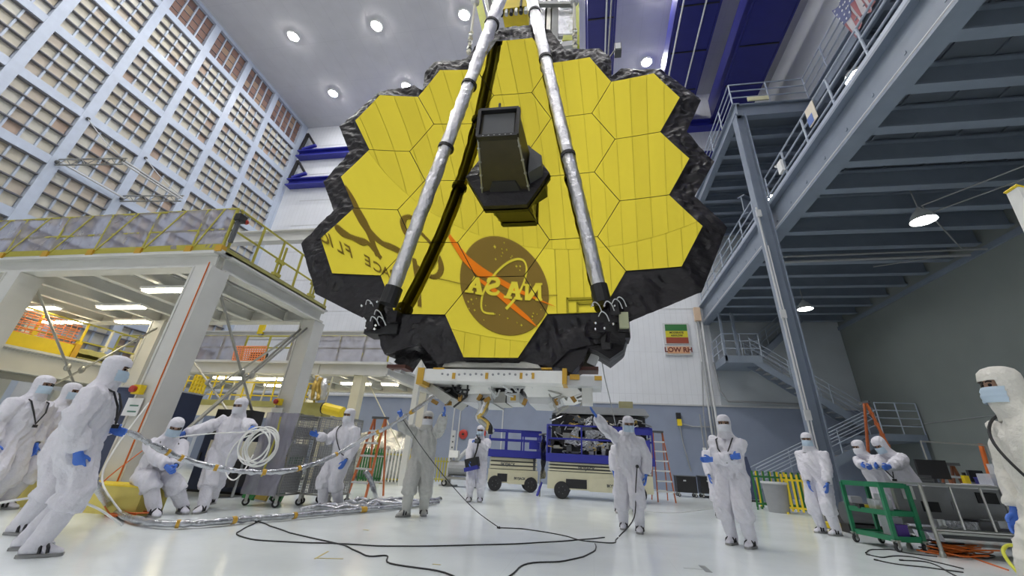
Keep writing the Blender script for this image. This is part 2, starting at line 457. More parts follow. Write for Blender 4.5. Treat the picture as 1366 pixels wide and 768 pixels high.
def survey_front(x, y):
    """the spot on the front wall that a pixel of the photograph shows through the concave mirror (used to survey the sign)"""
    d = ray(x, y).normalized(); o = V3((0, 0, EYE))-GC
    b = o.dot(d); t = -b+math.sqrt(b*b-o.dot(o)+GR*GR)
    P = V3((0, 0, EYE))+d*t; n = (GC-P)/GR; r = d-2*d.dot(n)*n
    q = P+r*((YF-P.y)/r.y); return (q.x, q.z)
# the emblem's figures, surveyed through the mirror (e.g. the letters stand a little aslant on their band)
ZB = lambda L: [survey_front(500+p/4.8, 300+q/4.8) for p, q in L]
def emblem_poly(name, polys, m, y0):
    mb = MB()
    for i, poly in enumerate(polys): mb.slab([(p[0], YF+y0+.0015*i, p[1]) for p in ZB(poly)], (0, .008, 0))
    return mb.build(name, m, emb)
strip(ZB([(300, 325), (390, 343), (560, 380), (800, 420), (1000, 447), (1170, 454)]), .014, YF+.0205, .003).build('band_joint', M_GTXT, emb)
emblem_poly('swoosh', [[(440, 12), (520, 112), (600, 208), (700, 284), (800, 344), (900, 400), (1000, 452), (1156, 526), (1060, 494), (950, 452), (850, 412), (740, 345), (662, 334), (618, 292), (556, 226), (486, 112)]], M_SWOOSH, .024)
emblem_poly('swoosh', [[(652, 334), (740, 388), (822, 446), (902, 516), (982, 588), (1046, 662), (958, 602), (858, 524), (758, 436), (680, 374)]], M_SWOOSH, .0245)
strip(ZB([(765, 574), (705, 566), (684, 532), (690, 462), (722, 388), (782, 308), (850, 250), (910, 226), (955, 236), (973, 280), (966, 340), (945, 400), (905, 470), (842, 543)]), [.05, .05, .05, .05, .05, .05, .05, .05, .05, .05, .05, .05, .06, .08], YF+.027).build('orbit_ring', M_SWHITE, emb)
emblem_poly('letter_n', [[(1066, 384), (1046, 384), (1046, 488), (1068, 490)], [(1070, 384), (1030, 384), (964, 488), (996, 490)], [(988, 390), (966, 388), (962, 488), (984, 489)], [(1074, 380), (1030, 380), (1030, 392), (1074, 392)], [(1000, 388), (950, 384), (950, 396), (1000, 400)], [(1074, 480), (1030, 478), (1030, 492), (1074, 494)]], M_SWHITE, .030)
emblem_poly('letter_a', [[(912, 372), (878, 370), (838, 470), (864, 474)], [(914, 372), (890, 372), (906, 480), (938, 484)], [(925, 432), (862, 424), (858, 440), (926, 450)], [(880, 466), (828, 460), (828, 474), (880, 482)], [(946, 474), (894, 468), (894, 482), (946, 490)]], M_SWHITE, .030)
strip(ZB([(722, 372), (736, 352), (764, 348), (790, 362), (786, 388), (758, 398), (730, 410), (724, 430), (748, 446), (780, 446), (798, 428)]), [.06, .08, .10, .12, .12, .11, .11, .10, .09, .08, .06], YF+.030).build('letter_s', M_SWHITE, emb)
emblem_poly('letter_a', [[(668, 340), (636, 338), (588, 436), (616, 438)], [(670, 340), (644, 340), (656, 446), (692, 450)], [(680, 400), (616, 392), (612, 406), (680, 416)], [(634, 430), (578, 424), (578, 438), (634, 444)], [(700, 442), (646, 436), (646, 450), (700, 458)]], M_SWHITE, .030)
strs = MB()
for p, q, a in ((770, 146, .045), (815, 160, .02), (830, 120, .02), (846, 165, .025), (775, 225, .03), (880, 205, .02), (872, 215, .02), (908, 270, .035), (932, 270, .03), (820, 185, .02), (812, 205, .02), (930, 295, .02), (620, 482, .035), (600, 496, .03), (640, 550, .035), (652, 476, .02), (710, 520, .02), (604, 540, .025), (630, 510, .02), (852, 602, .03), (940, 646, .04), (1010, 590, .03), (1016, 570, .025), (1040, 575, .02), (770, 575, .025), (912, 630, .02), (700, 612, .02), (800, 580, .02), (1065, 545, .02), (1010, 610, .02)):
    c = ZB([(p, q)])[0]; strs.slab([(c[0]+a*(1 if k % 2 == 0 else .4)*math.cos(k*PI/4), YF+.022, c[1]+a*(1 if k % 2 == 0 else .4)*math.sin(k*PI/4)) for k in range(8)], (0, .006, 0))
strs.build('stars', M_SWHITE, emb, kind='stuff')
sg = thing('script_sign', 'large dark script lettering over small capitals reflected back to front in the left mirrors', 'sign', (-8, YF, 13.6))
Z4 = lambda L: [survey_front(380+a/3.2, 220+b/3.2) for a, b in L]
strip(Z4([(258, 92), (285, 140), (305, 190), (335, 245), (360, 290), (378, 340), (400, 392)]), [.05, .13, .20, .22, .16, .12, .14], YF+.006).build('script_stroke', M_GTXT, sg)
strip(Z4([(345, 262), (375, 300), (420, 338), (455, 352), (492, 372), (505, 400)]), [.14, .14, .10, .12, .13, .10], YF+.0065).build('script_stroke', M_GTXT, sg)
strip(Z4([(212, 262), (240, 285), (285, 310), (325, 328), (352, 332), (380, 362), (412, 400)]), [.08, .15, .08, .12, .08, .09, .10], YF+.007).build('script_stroke', M_GTXT, sg)
strip(Z4([(538, 310), (514, 285), (505, 250), (518, 226), (546, 228), (548, 255), (590, 300), (630, 345), (658, 398), (668, 440), (655, 472), (625, 478), (590, 455), (560, 430), (556, 440)]), [.10, .14, .12, .06, .06, .05, .07, .09, .13, .15, .12, .10, .08, .08, .06], YF+.0075).build('script_stroke', M_GTXT, sg)
strip(Z4([(552, 400), (560, 450), (568, 510), (574, 560), (576, 606)]), [.10, .13, .11, .10, .10], YF+.008).build('script_stroke', M_GTXT, sg)
KNOWN = {2: (514.7, 363.4), 3: (504, 358), 4: (491, 349.5), 6: (466, 336.6), 7: (454, 331), 8: (442, 323), 9: (432, 317)}
KP = {k: V3((survey_front(*q)[0], YF+.012, survey_front(*q)[1])) for k, q in KNOWN.items()}
bstep = (KP[9]-KP[2])/7
for i, ch in enumerate('SPACE FLIGHT CENTER'):
    if ch == ' ': continue
    p = KP.get(i) or (KP[2]+bstep*(i-2) if i < 2 else KP[9]+bstep*(i-9))
    bx = ((KP[min(9, max(3, i+1))] if min(9, max(3, i+1)) in KP else KP[6])-(KP[max(2, min(8, i-1))] if max(2, min(8, i-1)) in KP else KP[4])).normalized()
    up = V3((bx.z, 0, -bx.x));  up = up if up.z > 0 else -up
    text('letter_'+ch.lower(), ch, .27, mat4(p, bx, up, bx.cross(up)), M_GTXT, sg, bold=.002)
rec = thing('service_panel', 'dark outlined wall opening reflected low in the right of the gold mirrors', 'panel', (-2.2, YF, 12.9))
P0, P1 = survey_front(757, 418), survey_front(800, 398)
MB().box((min(P0[0], P1[0]), YF, min(P0[1], P1[1])), (max(P0[0], P1[0])+.4, YF+.04, max(P0[1], P1[1]))).build('panel', M_SWHITE, rec)
for dx, dz in ((0, 0), (.3, .12)):
    MB().box((min(P0[0], P1[0])+dx, YF+.04, P1[1]-.06-dz), (max(P0[0], P1[0])+.4, YF+.07, P1[1]-dz)).build('frame_bar', M_GREY, rec)
    MB().box((P0[0]+dx-.02, YF+.04, P0[1]-.2), (P0[0]+dx+.04, YF+.07, P1[1]-dz)).build('frame_bar', M_GREY, rec)

# ================================================================ lamps of the hall
def ceiling_lamp(x, y, lab):
    t = thing('ceiling_lamp', lab, 'ceiling light', (x, y, HC), 0, 'round lamps of the high ceiling')
    MB().lathe([(.38, -.0), (.38, -.1), (.30, -.12), (.29, -.1)], (x, y, HC+.0), 20).build('lamp_ring', M_WHITE, t, smooth='auto')
    MB().lathe([(.28, -.121), (.28, -.14)], (x, y, HC), 20).build('lamp_lens', M_LAMP, t)
lx, ly = [-18.66, -12.8, -7.07, -1.4, 4.2, 9.9], [18.85, 14.35, 9.85, 5.35, .85, -3.65]
names = {(0, 0): 'round ceiling lamp lowest left, near the corner above the filter wall', (1, 0): 'round ceiling lamp just above the upper left edge of the golden mirror', (0, 1): 'round ceiling lamp farthest left in the upper row', (1, 1): 'round ceiling lamp second from left in the upper row', (2, 1): 'round ceiling lamp right beside the left lifting sling', (4, 0): 'round ceiling lamp above the black right shoulder of the mirror, between blue girders', (3, 0): 'round ceiling lamp hidden behind the golden mirror near the back wall'}
for i, x in enumerate(lx):
    for j, y in enumerate(ly):
        if i == 5 and j < 2: continue
        lab = names.get((i, j)) or 'ceiling lamp out of frame, %s row from back wall, %s from filter wall' % (('first', 'second', 'third', 'fourth', 'fifth', 'last')[j], ('first', 'second', 'third', 'fourth', 'fifth', 'last')[i])
        if i == 2 and j == 0: lab = 'round ceiling lamp behind the golden mirror beside the third lamp of the row'
        if i == 3 and j == 1: lab = 'round ceiling lamp behind the top of the golden mirror'
        ceiling_lamp(x, y, lab)

# ================================================================ overhead crane girders
def girder(lab, x0, x1, y1, z0, z1, pipes):
    t = thing('crane_girder', lab, 'girder', ((x0+x1)/2, y1, z0), 0, 'blue crane girders under the ceiling')
    MB().box((x0, -6, z0), (x1, y1, z1)).build('box_girder', M_NAVY, t)
    for x in (x0-.12, x1+.02):
        MB().box((x, -6, z0), (x+.1, y1, z0+.25)).build('flange', M_NAVY, t)
    for k in range(7):
        y = 3+k*2.6
        if y < y1: MB().box((x0+.02, y, z0-.05), (x1-.02, y+.06, z0)).build('stiffener', M_BLK, t)
    for x in pipes:
        MB().tube((x, 0, z0-.12), (x, y1-.1, z0-.12), .045, 8).build('conduit', M_WHITE, t)
girder('blue crane girder hidden mostly by the chartreuse frame, nearest the mirror top', .3, 1.65, 16.9, 22, 23.6, (1.25,))
girder('middle blue crane girder with two pale conduits below', 4.9, 6.85, 21.5, 22.2, 24, (5.05, 6.15))
girder('rightmost blue crane girder above the upper railing', 8.55, 10.6, 21.5, 22.2, 24.2, ())
for z, lab in ((19.05, 'lower blue crossbeam along the white back wall'), (21.85, 'upper blue crossbeam along the white back wall')):
    t = thing('crossbeam', lab, 'beam', (-7, 21.7, z))
    MB().ibeam((-22.6, 21.69, z+.3), (12.6, 21.69, z+.3), .6, .6, .05, .08).build('beam', M_NAVY2, t)
    MB().bar((-22.5, 21.55, z+.6), (-22.3, 21.55, z+2.4), .2, .2).bar((-22.3, 21.55, z+2.4), (-21.3, 21.55, z+1.1), .16, .16).build('brace', M_BLK, t)
    MB().bar((-21.2, 21.55, z+1.1), (-22.3, 21.55, z+.75), .22, .18).build('brace', M_NAVY2, t)

# ================================================================ right-hand mezzanine and upper deck
def railing(name, parent, pts, h, n_rails, spacing, m, r=.028, off=0.0):
    for i in range(len(pts)-1):
        a, b = V3(pts[i]), V3(pts[i+1]); L = (b-a).length; n = max(1, round(L/spacing))
        for k in range(n+1):
            if k == 0 and i > 0: continue
            p = a.lerp(b, k/n)
            MB().tube(p, p+V3((0, 0, h)), r*1.15, 8).build('post', m, parent)
        for k in range(n_rails):
            dz = V3((0, 0, h*(k+1)/n_rails))
            MB().tube(a+dz, b+dz, r, 8).build('rail', m, parent)
GX = 6.25
mz = thing('mezzanine', 'slate blue steel mezzanine deck seen from below along the right wall', 'mezzanine', (GX, 12, 8))
g = MB(); g.ibeam((GX, -3, 8.6), (GX, 21.95, 8.6), .42, 1.06, .06, .07).build('girder', M_STEELB, mz)
for k in range(20):
    y = 2.2+k*1.0
    MB().box((GX-.045, y-.03, 8.5), (GX-.03, y+.03, 8.56)).build('bolt', M_STEELB, mz)
MB().tube((GX-.17, 0, 8.19), (GX-.17, 21.5, 8.19), .03, 8).build('conduit', M_LGREY, mz)
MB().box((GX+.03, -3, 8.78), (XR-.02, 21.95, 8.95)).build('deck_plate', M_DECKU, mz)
for k in range(-6, 15):
    y = 5.6+1.133*k
    MB().ibeam((GX+.04, y, 8.42), (XR-.02, y, 8.42), .24, .62, .03, .05).build('floor_beam', M_STEELB, mz)
for j in range(6):
    x = 7.2+j*.95
    MB().box((x-.03, -1, 8.74), (x+.03, 21.9, 8.78)).build('deck_rib', M_DECKU, mz)
rl = MB()
railing('railing', mz, [(GX-.12, -1.22, 9.12), (GX-.12, 21.5, 9.12)], 1.07, 3, 1.3, M_RAILB)
MB().box((GX-.2, -1.2, 9.13), (GX-.18, 21.5, 9.25)).build('toe_plate', M_RAILB, mz)
MB().tube((6.4, 13.4, 7.78), (12.6, 13.2, 7.78), .035, 8).tube((6.4, 13.45, 7.6), (12.1, 13.25, 7.6), .05, 8).build('sprinkler_pipe', M_GREY, mz)
MB().tube((12.2, 13.5, 7.9), (9.2, 10.7, 7.9), .02, 6).tube((9.2, 10.7, 7.9), (12.4, 6.5, 7.95), .02, 6).tube((9.6, 11.2, 7.9), (12.5, 7.6, 7.95), .02, 6).build('conduit', M_GREY, mz)
MB().tube((11.9, 13.9, 7.9), (10.2, 14.6, 7.9), .02, 6).build('conduit', M_GREY, mz)
# the tall column in front of the girder
colm = thing('steel_column', 'tall slate blue steel column crossing in front of the mezzanine girder', 'column', (5.86, 12.28, 0))
MB().ibeam((5.86, 12.28, 0.02), (5.86, 12.28, 13.3), .36, .38, .03, .045, up=(1, 0, 0)).build('shaft', M_STEELB, colm)
MB().box((5.6, 12.02, 0), (6.12, 12.54, .03)).build('base_plate', M_STEELB, colm)
MB().tube((5.62, 12.1, .3), (5.62, 12.1, 9), .03, 8).tube((5.66, 12.02, .3), (5.66, 12.02, 7.5), .02, 8).build('conduit', M_LGREY, colm)
for z in (2.3, 5.1, 8.6):
    MB().box((5.55, 12.0, z), (5.7, 12.06, z+.25)).build('junction_box', M_LGREY, colm)
ud = thing('upper_deck', 'high slate blue deck with a railed corner above the mezzanine', 'deck', (5.8, 12.28, 13.2))
DZ0, DZ1 = 13.2, 13.85
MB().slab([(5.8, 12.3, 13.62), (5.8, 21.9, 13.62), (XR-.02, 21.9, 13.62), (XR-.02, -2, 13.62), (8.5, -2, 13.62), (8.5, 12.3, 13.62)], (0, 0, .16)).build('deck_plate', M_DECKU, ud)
for p, q in (((5.78, 12.28, 13.5), (8.55, 12.28, 13.5)), ((5.78, 12.1, 13.5), (5.78, 21.9, 13.5)), ((8.48, -2, 13.5), (8.48, 12.1, 13.5))):
    MB().ibeam(p, q, .26, .62, .04, .05).build('edge_beam', M_STEELB, ud)
for k in range(1, 9):
    y = 12.28+1.1*k
    MB().ibeam((5.85, y, 13.4), (XR-.02, y, 13.4), .22, .42, .03, .045).build('floor_beam', M_STEELB, ud)
for k in range(12):
    y = 12.28-1.1*(k+.5)
    MB().ibeam((8.6, y, 13.4), (XR-.02, y, 13.4), .22, .42, .03, .045).build('floor_beam', M_STEELB, ud)
railing('railing', ud, [(5.72, 21.6, 13.86), (5.72, 12.22, 13.86), (8.42, 12.22, 13.86), (8.42, -1, 13.86)], 1.07, 3, 1.3, M_RAILB, r=.025)
MB().ibeam((6.3, 14.6, 10.8), (8.4, 16.2, 10.8), .3, .9, .04, .05).build('cross_beam', M_STEELB, ud)
MB().box((6.25, 12.1, 13.9), (7.0, 12.16, 14.08)).build('beacon_panel', mat('pale_yellow', (.75, .72, .45)), ud)
def pendant(x, y, z, top, lab, r=.30):
    t = thing('pendant_lamp', lab, 'pendant lamp', (x, y, z), 0, 'bell-shaped pendant lamps under the right decks')
    MB().lathe([(.05, .42), (.09, .34), (.16, .28), (r*.8, .16), (r, 0), (r*.97, 0), (r*.74, .15), (.1, .25)], (x, y, z), 24).build('shade', M_SHADE, t, smooth='auto')
    MB().lathe([(r*.93, .02), (r*.9, .035)], (x, y, z), 24).build('lens', M_PEND, t)
    MB().tube((x, y, z+.4), (x, y, top), .018, 6).build('stem', M_GREY, t)
pendant(9.1, 10.72, 7.42, 8.75, 'bell pendant lamp under the mezzanine nearer the right edge')
pendant(9.1, 17.53, 7.35, 8.75, 'bell pendant lamp under the mezzanine deeper in, right of the column')
pendant(8.80, 10.45, 12.78, 13.6, 'bell pendant lamp glimpsed through the upper railing', .34)
pendant(8.74, 17.1, 12.78, 13.6, 'bell pendant lamp glimpsed low behind the column and railing', .32)
fl = thing('flag', 'stars and stripes flag draped over the high railing at the top edge', 'flag', (8.35, 8.9, 13.5))
def flag_fn(u0, u1, v0, v1):
    def f(u, v):
        U, Vv = u0+(u1-u0)*u, v0+(v1-v0)*v
        return V3((8.32+.05*math.sin(U*17+Vv*3), 8.35+1.3*U*(1-.2*Vv), 15.1-1.7*Vv-.35*(U-.4)**2*Vv-.12*math.sin(U*9)))
    return f
for i in range(9):
    MB().sheet(flag_fn(i/9, (i+1)/9, 0, 1), 3, 14).build('stripe', mat('flag_red', (.42, .16, .17)) if i % 2 == 0 else mat('flag_white', (.62, .60, .62)), fl, smooth=True)
can = MB().sheet(flag_fn(.45, 1, 0, .55), 12, 8); can.v = [p+V3((-.015, 0, 0)) for p in can.v]; can.build('canton', mat('flag_blue', (.16, .18, .33)), fl, smooth=True)
st = MB()
for i in range(5):
    for j in range(4):
        p = flag_fn(.45, 1, 0, .55)((i+.5)/5, (j+.5)/4)+V3((-.03, 0, 0)); st.slab([p+V3((0, .04*math.cos(a), .04*math.sin(a))) for a in [k*2*PI/5 for k in range(5)]], (-.004, 0, 0))
st.build('stars', M_SWHITE, fl, kind='stuff')
sn = thing('deck_notice', 'pale notice with a blue square tied to the girder railing', 'notice', (6.1, 8.4, 9.6))
a, b, c, d = at_x(1094, 148, 6.1), at_x(1108, 122, 6.1), at_x(1102, 150, 6.1), at_x(1094, 131, 6.1)
MB().box((6.08, 8.75, 9.55), (6.1, 9.15, 10.15)).build('board', mat('notice_cream', (.75, .68, .55)), sn)
MB().box((6.07, 8.9, 9.58), (6.078, 9.15, 9.85)).build('blue_square', mat('notice_blue', (.12, .2, .5)), sn)
bx_ = thing('rail_box', 'small white box clamped on the girder railing', 'box', (6.05, 11.2, 9.5))
MB().box((6.0, 10.75, 9.45), (6.08, 11.0, 9.85)).build('case', M_WHITE, bx_)
MB().tube((6.04, 11.0, 9.75), (6.04, 11.15, 9.9), .04, 6).build('arm', M_LGREY, bx_)

# ---- switchback stair against the back wall
stw = thing('stairway', 'slate blue switchback stair with pipe railings under the mezzanine', 'stairs', (9, 20.5, 0))
def flight(p, q, width, n):
    p, q = V3(p), V3(q)
    for s in (0, width):
        o = V3((0, s, 0)); MB().bar(p+o, q+o, .06, .3).build('stringer', M_STEELB, stw)
        for k in range(1, 4):
            h = V3((0, 0, .3+.25*k)); MB().tube(p+o+h, q+o+h, .022, 6).build('rail', M_RAILB, stw)
        for k in range(4):
            e = p.lerp(q, k/3)+o; MB().tube(e, e+V3((0, 0, 1.06)), .024, 6).build('post', M_RAILB, stw)
    for k in range(n):
        e = p.lerp(q, (k+.5)/n)
        MB().box((e.x-.14, e.y, e.z-.02), (e.x+.14, e.y+width, e.z+.02)).build('tread', M_GREY, stw)
MB().box((6.35, 20.0, 5.62), (8.0, 21.9, 5.95)).build('landing', M_STEELB, stw)
for p, q in (((6.35, 20.02, 5.95), (8.0, 20.02, 5.95)), ((6.37, 20.02, 5.95), (6.37, 21.8, 5.95))):
    p, q = V3(p), V3(q)
    for k in range(3):
        h = V3((0, 0, .36*(k+1))); MB().tube(p+h, q+h, .024, 6).build('rail', M_RAILB, stw)
    for k in range(3):
        e = p.lerp(q, k/2); MB().tube(e, e+V3((0, 0, 1.08)), .026, 6).build('post', M_RAILB, stw)
MB().bar((7.0, 20.05, 5.7), (7.0, 20.05, 8.1), .12, .12).build('hanger', M_STEELB, stw)
MB().bar((6.42, 20.05, 5.7), (6.42, 20.05, 8.1), .1, .1).build('hanger', M_STEELB, stw)
flight((7.6, 20.05, 5.75), (12.0, 20.05, 2.65), .8, 15)
flight((8.0, 21.1, 5.85), (10.6, 21.1, 8.1), .75, 11)
MB().box((11.2, 18.6, 2.35), (12.72, 21.9, 2.6)).build('landing', M_STEELB, stw)
flight((11.3, 18.7, 2.45), (6.4, 18.7, .1), .8, 12)
for p, q in (((11.25, 18.62, 2.6), (12.7, 18.62, 2.6)),):
    p, q = V3(p), V3(q)
    for k in range(4):
        h = V3((0, 0, .29*(k+1))); MB().tube(p+h, q+h, .022, 6).build('rail', M_RAILB, stw)
    for k in range(3):
        e = p.lerp(q, k/2); MB().tube(e, e+V3((0, 0, 1.16)), .024, 6).build('post', M_RAILB, stw)
MB().bar((12.55, 18.7, 0), (12.55, 18.7, 2.4), .14, .14).build('post', M_STEELB, stw)

# ---- the RH sign, the wall conduits
rh = thing('status_sign', 'green yellow and red status sign above a LOW RH panel on the white wall', 'sign', (4.7, YB-.1, 6.4))
MB().box((4.02, YB-.1, 6.98), (5.36, YB-.03, 8.18)).build('sign_frame', M_LGREY, rh)
MB().box((4.02, YB-.1, 6.42), (5.36, YB-.03, 6.94)).build('sign_frame', M_LGREY, rh)
for n, z0, z1, c in (('green_field', 7.74, 8.10, (.03, .16, .04)), ('yellow_field', 7.38, 7.73, (.62, .56, .03)), ('red_field', 7.05, 7.37, (.30, .06, .03))):
    MB().box((4.12, YB-.12, z0), (5.26, YB-.1, z1)).build(n, mat('sign_'+n, c, .5, var=.02), rh)
MB().box((4.12, YB-.12, 6.5), (5.26, YB-.1, 6.87)).build('orange_field', mat('sign_orange', (.66, .38, .22), .5, var=.02), rh)
text('lettering', 'LOW RH', .36, mat4((4.69, YB-.124, 6.685), (1, 0, 0), (0, 0, 1), (0, -1, 0)), mat('sign_brown', (.16, .03, .02)), rh, bold=.012)
text('lettering', 'MODERATE', .14, mat4((4.69, YB-.124, 7.63), (1, 0, 0), (0, 0, 1), (0, -1, 0)), M_BLK, rh, bold=.004)
text('lettering', 'AIRFLOW', .14, mat4((4.69, YB-.124, 7.47), (1, 0, 0), (0, 0, 1), (0, -1, 0)), M_BLK, rh, bold=.004)
cd = thing('conduit_run', 'bundle of grey conduits rising the white wall beside the stair landing', 'conduit', (5.9, 21.7, 0))
for i, (dx, r, m) in enumerate(((0, .05, M_LGREY), (.14, .035, M_GREY), (.26, .06, M_LGREY))):
    MB().tube((5.75+dx, 21.75-.05*i, 0.2), (5.75+dx, 21.75-.05*i, 8.9), r, 8).build('pipe', m, cd)
MB().path([(6.3, 21.7, 6.0), (6.4, 21.7, 4.6), (6.7, 21.7, 4.1), (10.4, 21.85, 4.05)], .05, 8).build('pipe', M_GREY, cd)
MB().path([(5.7, 21.6, 6), (5.45, 21.6, 3.5), (5.4, 21.6, .6)], .03, 6).build('pipe', M_GREY, cd)
MB().box((5.66, 21.5, 8.2), (5.98, 21.7, 8.95)).build('alarm_box', mat('tan_box', (.62, .46, .33)), cd)
sw = thing('switch_box', 'small black and yellow switch box with cable on the blue wall', 'switch box', (4.3, 21.9, 2.9))
MB().box((4.2, 21.8, 3.2), (4.42, 21.93, 3.5)).build('head', M_BLK, sw)
MB().box((4.22, 21.8, 2.9), (4.42, 21.93, 3.2)).build('body', M_YEL, sw)
MB().path([(4.32, 21.85, 2.9), (4.4, 21.85, 2.0), (4.6, 21.85, .9)], .03, 6).path([(4.42, 21.87, 3.0), (4.9, 21.87, 2.88), (6.0, 21.87, 2.9)], .035, 6).build('cable', M_GREY, sw)
for (px, py, c, lab) in ((644, 577, M_RED, 'small red alarm plate on the blue wall above the small lift'), (618, 579, M_RED, 'round red alarm bell on the blue wall behind the cameraman')):
    p = at_y(px, py, 21.9)
    t = thing('alarm', lab, 'alarm', p)
    if 'bell' in lab: MB().lathe([(.22, 0), (.24, .05), (.14, .1)], (p.x, 21.94, p.z), 12, (0, -1, 0)).build('bell', c, t); MB().box((p.x-.06, 21.82, p.z-.05), (p.x+.06, 21.85, p.z+.05)).build('hub', M_BLK, t)
    else: MB().box((p.x-.16, 21.86, p.z-.14), (p.x+.16, 21.95, p.z+.14)).build('plate', c, t); MB().box((p.x-.06, 21.84, p.z-.05), (p.x+.06, 21.86, p.z+.05)).build('label_plate', M_LGREY, t)

# ================================================================ the telescope: gold mirror, folded tripod, black shroud, lifting gear
tel = thing('telescope', 'huge golden telescope mirror of eighteen hexagons hanging from the crane', 'telescope', (-1.369, 5.6, 2.3))
MU = V3((math.cos(.027), math.sin(.027), 0)); MW0 = GN.cross(MU)
MUr = MU*math.cos(.009)+MW0*math.sin(.009); MW = -MU*math.sin(.009)+MW0*math.cos(.009)
def mp(u, v, off=0.0):
    """point on the spherical mirror: u across, v up, OFF metres towards the hall"""
    s = GR-math.sqrt(GR*GR-u*u-v*v)
    return GV+MUr*u+MW*v+GN*(s+off)
def plane_uv(x, y, off=.2):
    d = ray(x, y); o = V3((0, 0, EYE)); t = (GV+GN*off-o).dot(GN)/d.dot(GN)
    p = o+d*t-GV; return p.dot(MUr), p.dot(MW)
SS, FF = .762, 1.32
hexes = [(c, v) for c, vs in ((-2, (-1, 0, 1)), (-1, (-1.5, -.5, .5, 1.5)), (0, (-2, -1, 1, 2)), (1, (-1.5, -.5, .5, 1.5)), (2, (-1, 0, 1))) for v in vs]
def hex_grid(cu, cv, s, n):
    pts, idx = [], {}
    for q in range(-n, n+1):
        for r in range(max(-n, -q-n), min(n, -q+n)+1):
            idx[(q, r)] = len(pts)
            pts.append((cu+s/n*(q+r/2), cv+s/n*math.sqrt(3)/2*r))
    fs = []
    for (q, r), i in idx.items():
        a, b, c = idx.get((q+1, r)), idx.get((q, r+1)), idx.get((q+1, r-1))
        if a is not None and b is not None: fs.append((i, a, b))
        if a is not None and c is not None: fs.append((i, c, a))
    return pts, fs
TI = WM[tel.name].inverted()
for c, v in hexes:
    pts, fs = hex_grid(c*1.143, v*FF, SS-.007, 8)
    P = [mp(*p) for p in pts]
    me = bpy.data.meshes.new('mirror_segment'); me.from_pydata([tuple(TI @ p) for p in P], [], fs)
    me.polygons.foreach_set('use_smooth', [True]*len(me.polygons)); me.update()
    me.normals_split_custom_set_from_vertices([tuple((GC-p).normalized()) for p in P])
    if me.polygons[0].normal.dot(GN) < 0: me.flip_normals(); me.normals_split_custom_set_from_vertices([tuple((GC-p).normalized()) for p in P])
    o = link('mirror_segment', me, M_GOLD, tel)
# dark support behind every segment
for c, v in hexes:
    mb = MB()
    ring = [(c*1.143+SS*math.cos(k*PI/3), v*FF+SS*math.sin(k*PI/3)) for k in range(6)]
    mb.slab([mp(*p, -.03) for p in ring], -GN*.09).build('segment_backing', M_BLK, tel)
# outer black frill, a ring of crinkled blanket from the mirror edge outwards
OUT = [(664, 37), (710, 33), (722.6, 38), (734, 40.6), (754, 65.6), (799, 64), (814.7, 78), (816, 104), (822, 97), (827, 92), (882, 92), (935, 134), (916, 176), (953, 215.6), (927, 261), (970, 304), (936, 390), (838, 430), (829, 452), (800, 458), (760, 466), (735, 490), (700, 482), (610, 482), (585, 486), (560, 458), (517, 472), (503, 444), (488, 426), (421, 392), (402, 325), (445, 281), (431, 242), (466, 203), (453, 169), (506, 122), (553, 114), (564, 124), (566, 97), (580, 83), (622, 79), (642, 51)]
outer = [plane_uv(x, y, .2) for x, y in OUT]
inner = []
hs = [[(c*1.143+SS*math.cos(k*PI/3), v*FF+SS*math.sin(k*PI/3)) for k in range(6)] for c, v in hexes]
def rad(polys, th, biggest=True):
    d = (math.cos(th), math.sin(th)); best = 0
    for poly in polys:
        for i in range(len(poly)):
            a, b = poly[i], poly[(i+1) % len(poly)]
            ex, ey = b[0]-a[0], b[1]-a[1]; den = d[0]*ey-d[1]*ex
            if abs(den) < 1e-9: continue
            t = (a[0]*ey-a[1]*ex)/den; s = (a[0]*d[1]-a[1]*d[0])/den
            if t > 0 and -1e-6 <= s <= 1+1e-6: best = max(best, t)
    return best
NT, NR = 900, 12
rings = []
for j in range(NR+1):
    ring = []
    for i in range(NT):
        th = 2*PI*i/NT
        ri, ro = rad(hs, th)-.02, rad([outer], th)
        ro = max(ro, ri+.05)
        r = ri+(ro-ri)*j/NR; u, v = r*math.cos(th), r*math.sin(th)
        s = GR-math.sqrt(GR*GR-ri*ri); f = j/NR
        nz = noise.noise(V3((u*3, v*3, 1.7)))*.07+noise.noise(V3((u*9, v*9, 4)))*.03+abs(noise.noise(V3((u*5+v*2, v*1.5, 9))))*.06-abs(noise.noise(V3((u*6-v*5, v*7+u*3, 2))))*.07+abs(noise.noise(V3((u*13+v*8, v*11-u*6, 5))))*.035
        ring.append(GV+MUr*u+MW*v+GN*((s-.03)*(1-f)+.2*f+nz*min(1, f*3)*(1-.6*f*f)))
    rings.append(ring)
mb = MB(); vs = [p for r in rings for p in r]
mb.add(vs, [(j*NT+i, j*NT+(i+1) % NT, (j+1)*NT+(i+1) % NT, (j+1)*NT+i) for j in range(NR) for i in range(NT)])
# turn the outer rim back behind the mirror
back = [p-GN*.55-(MUr*((p-GV).dot(MUr))+MW*((p-GV).dot(MW)))*.06 for p in rings[-1]]
n0 = len(mb.v); mb.v += back
mb.f += [(NR*NT+i, NR*NT+(i+1) % NT, n0+(i+1) % NT, n0+i) for i in range(NT)]
mb.build('frill', M_KAP, tel, smooth='auto')
MB().lathe([(2.6, -.7), (2.9, -.2), (2.9, .1)], GV+GN*(-.2), 24, GN).build('backplane', M_BLK, tel)
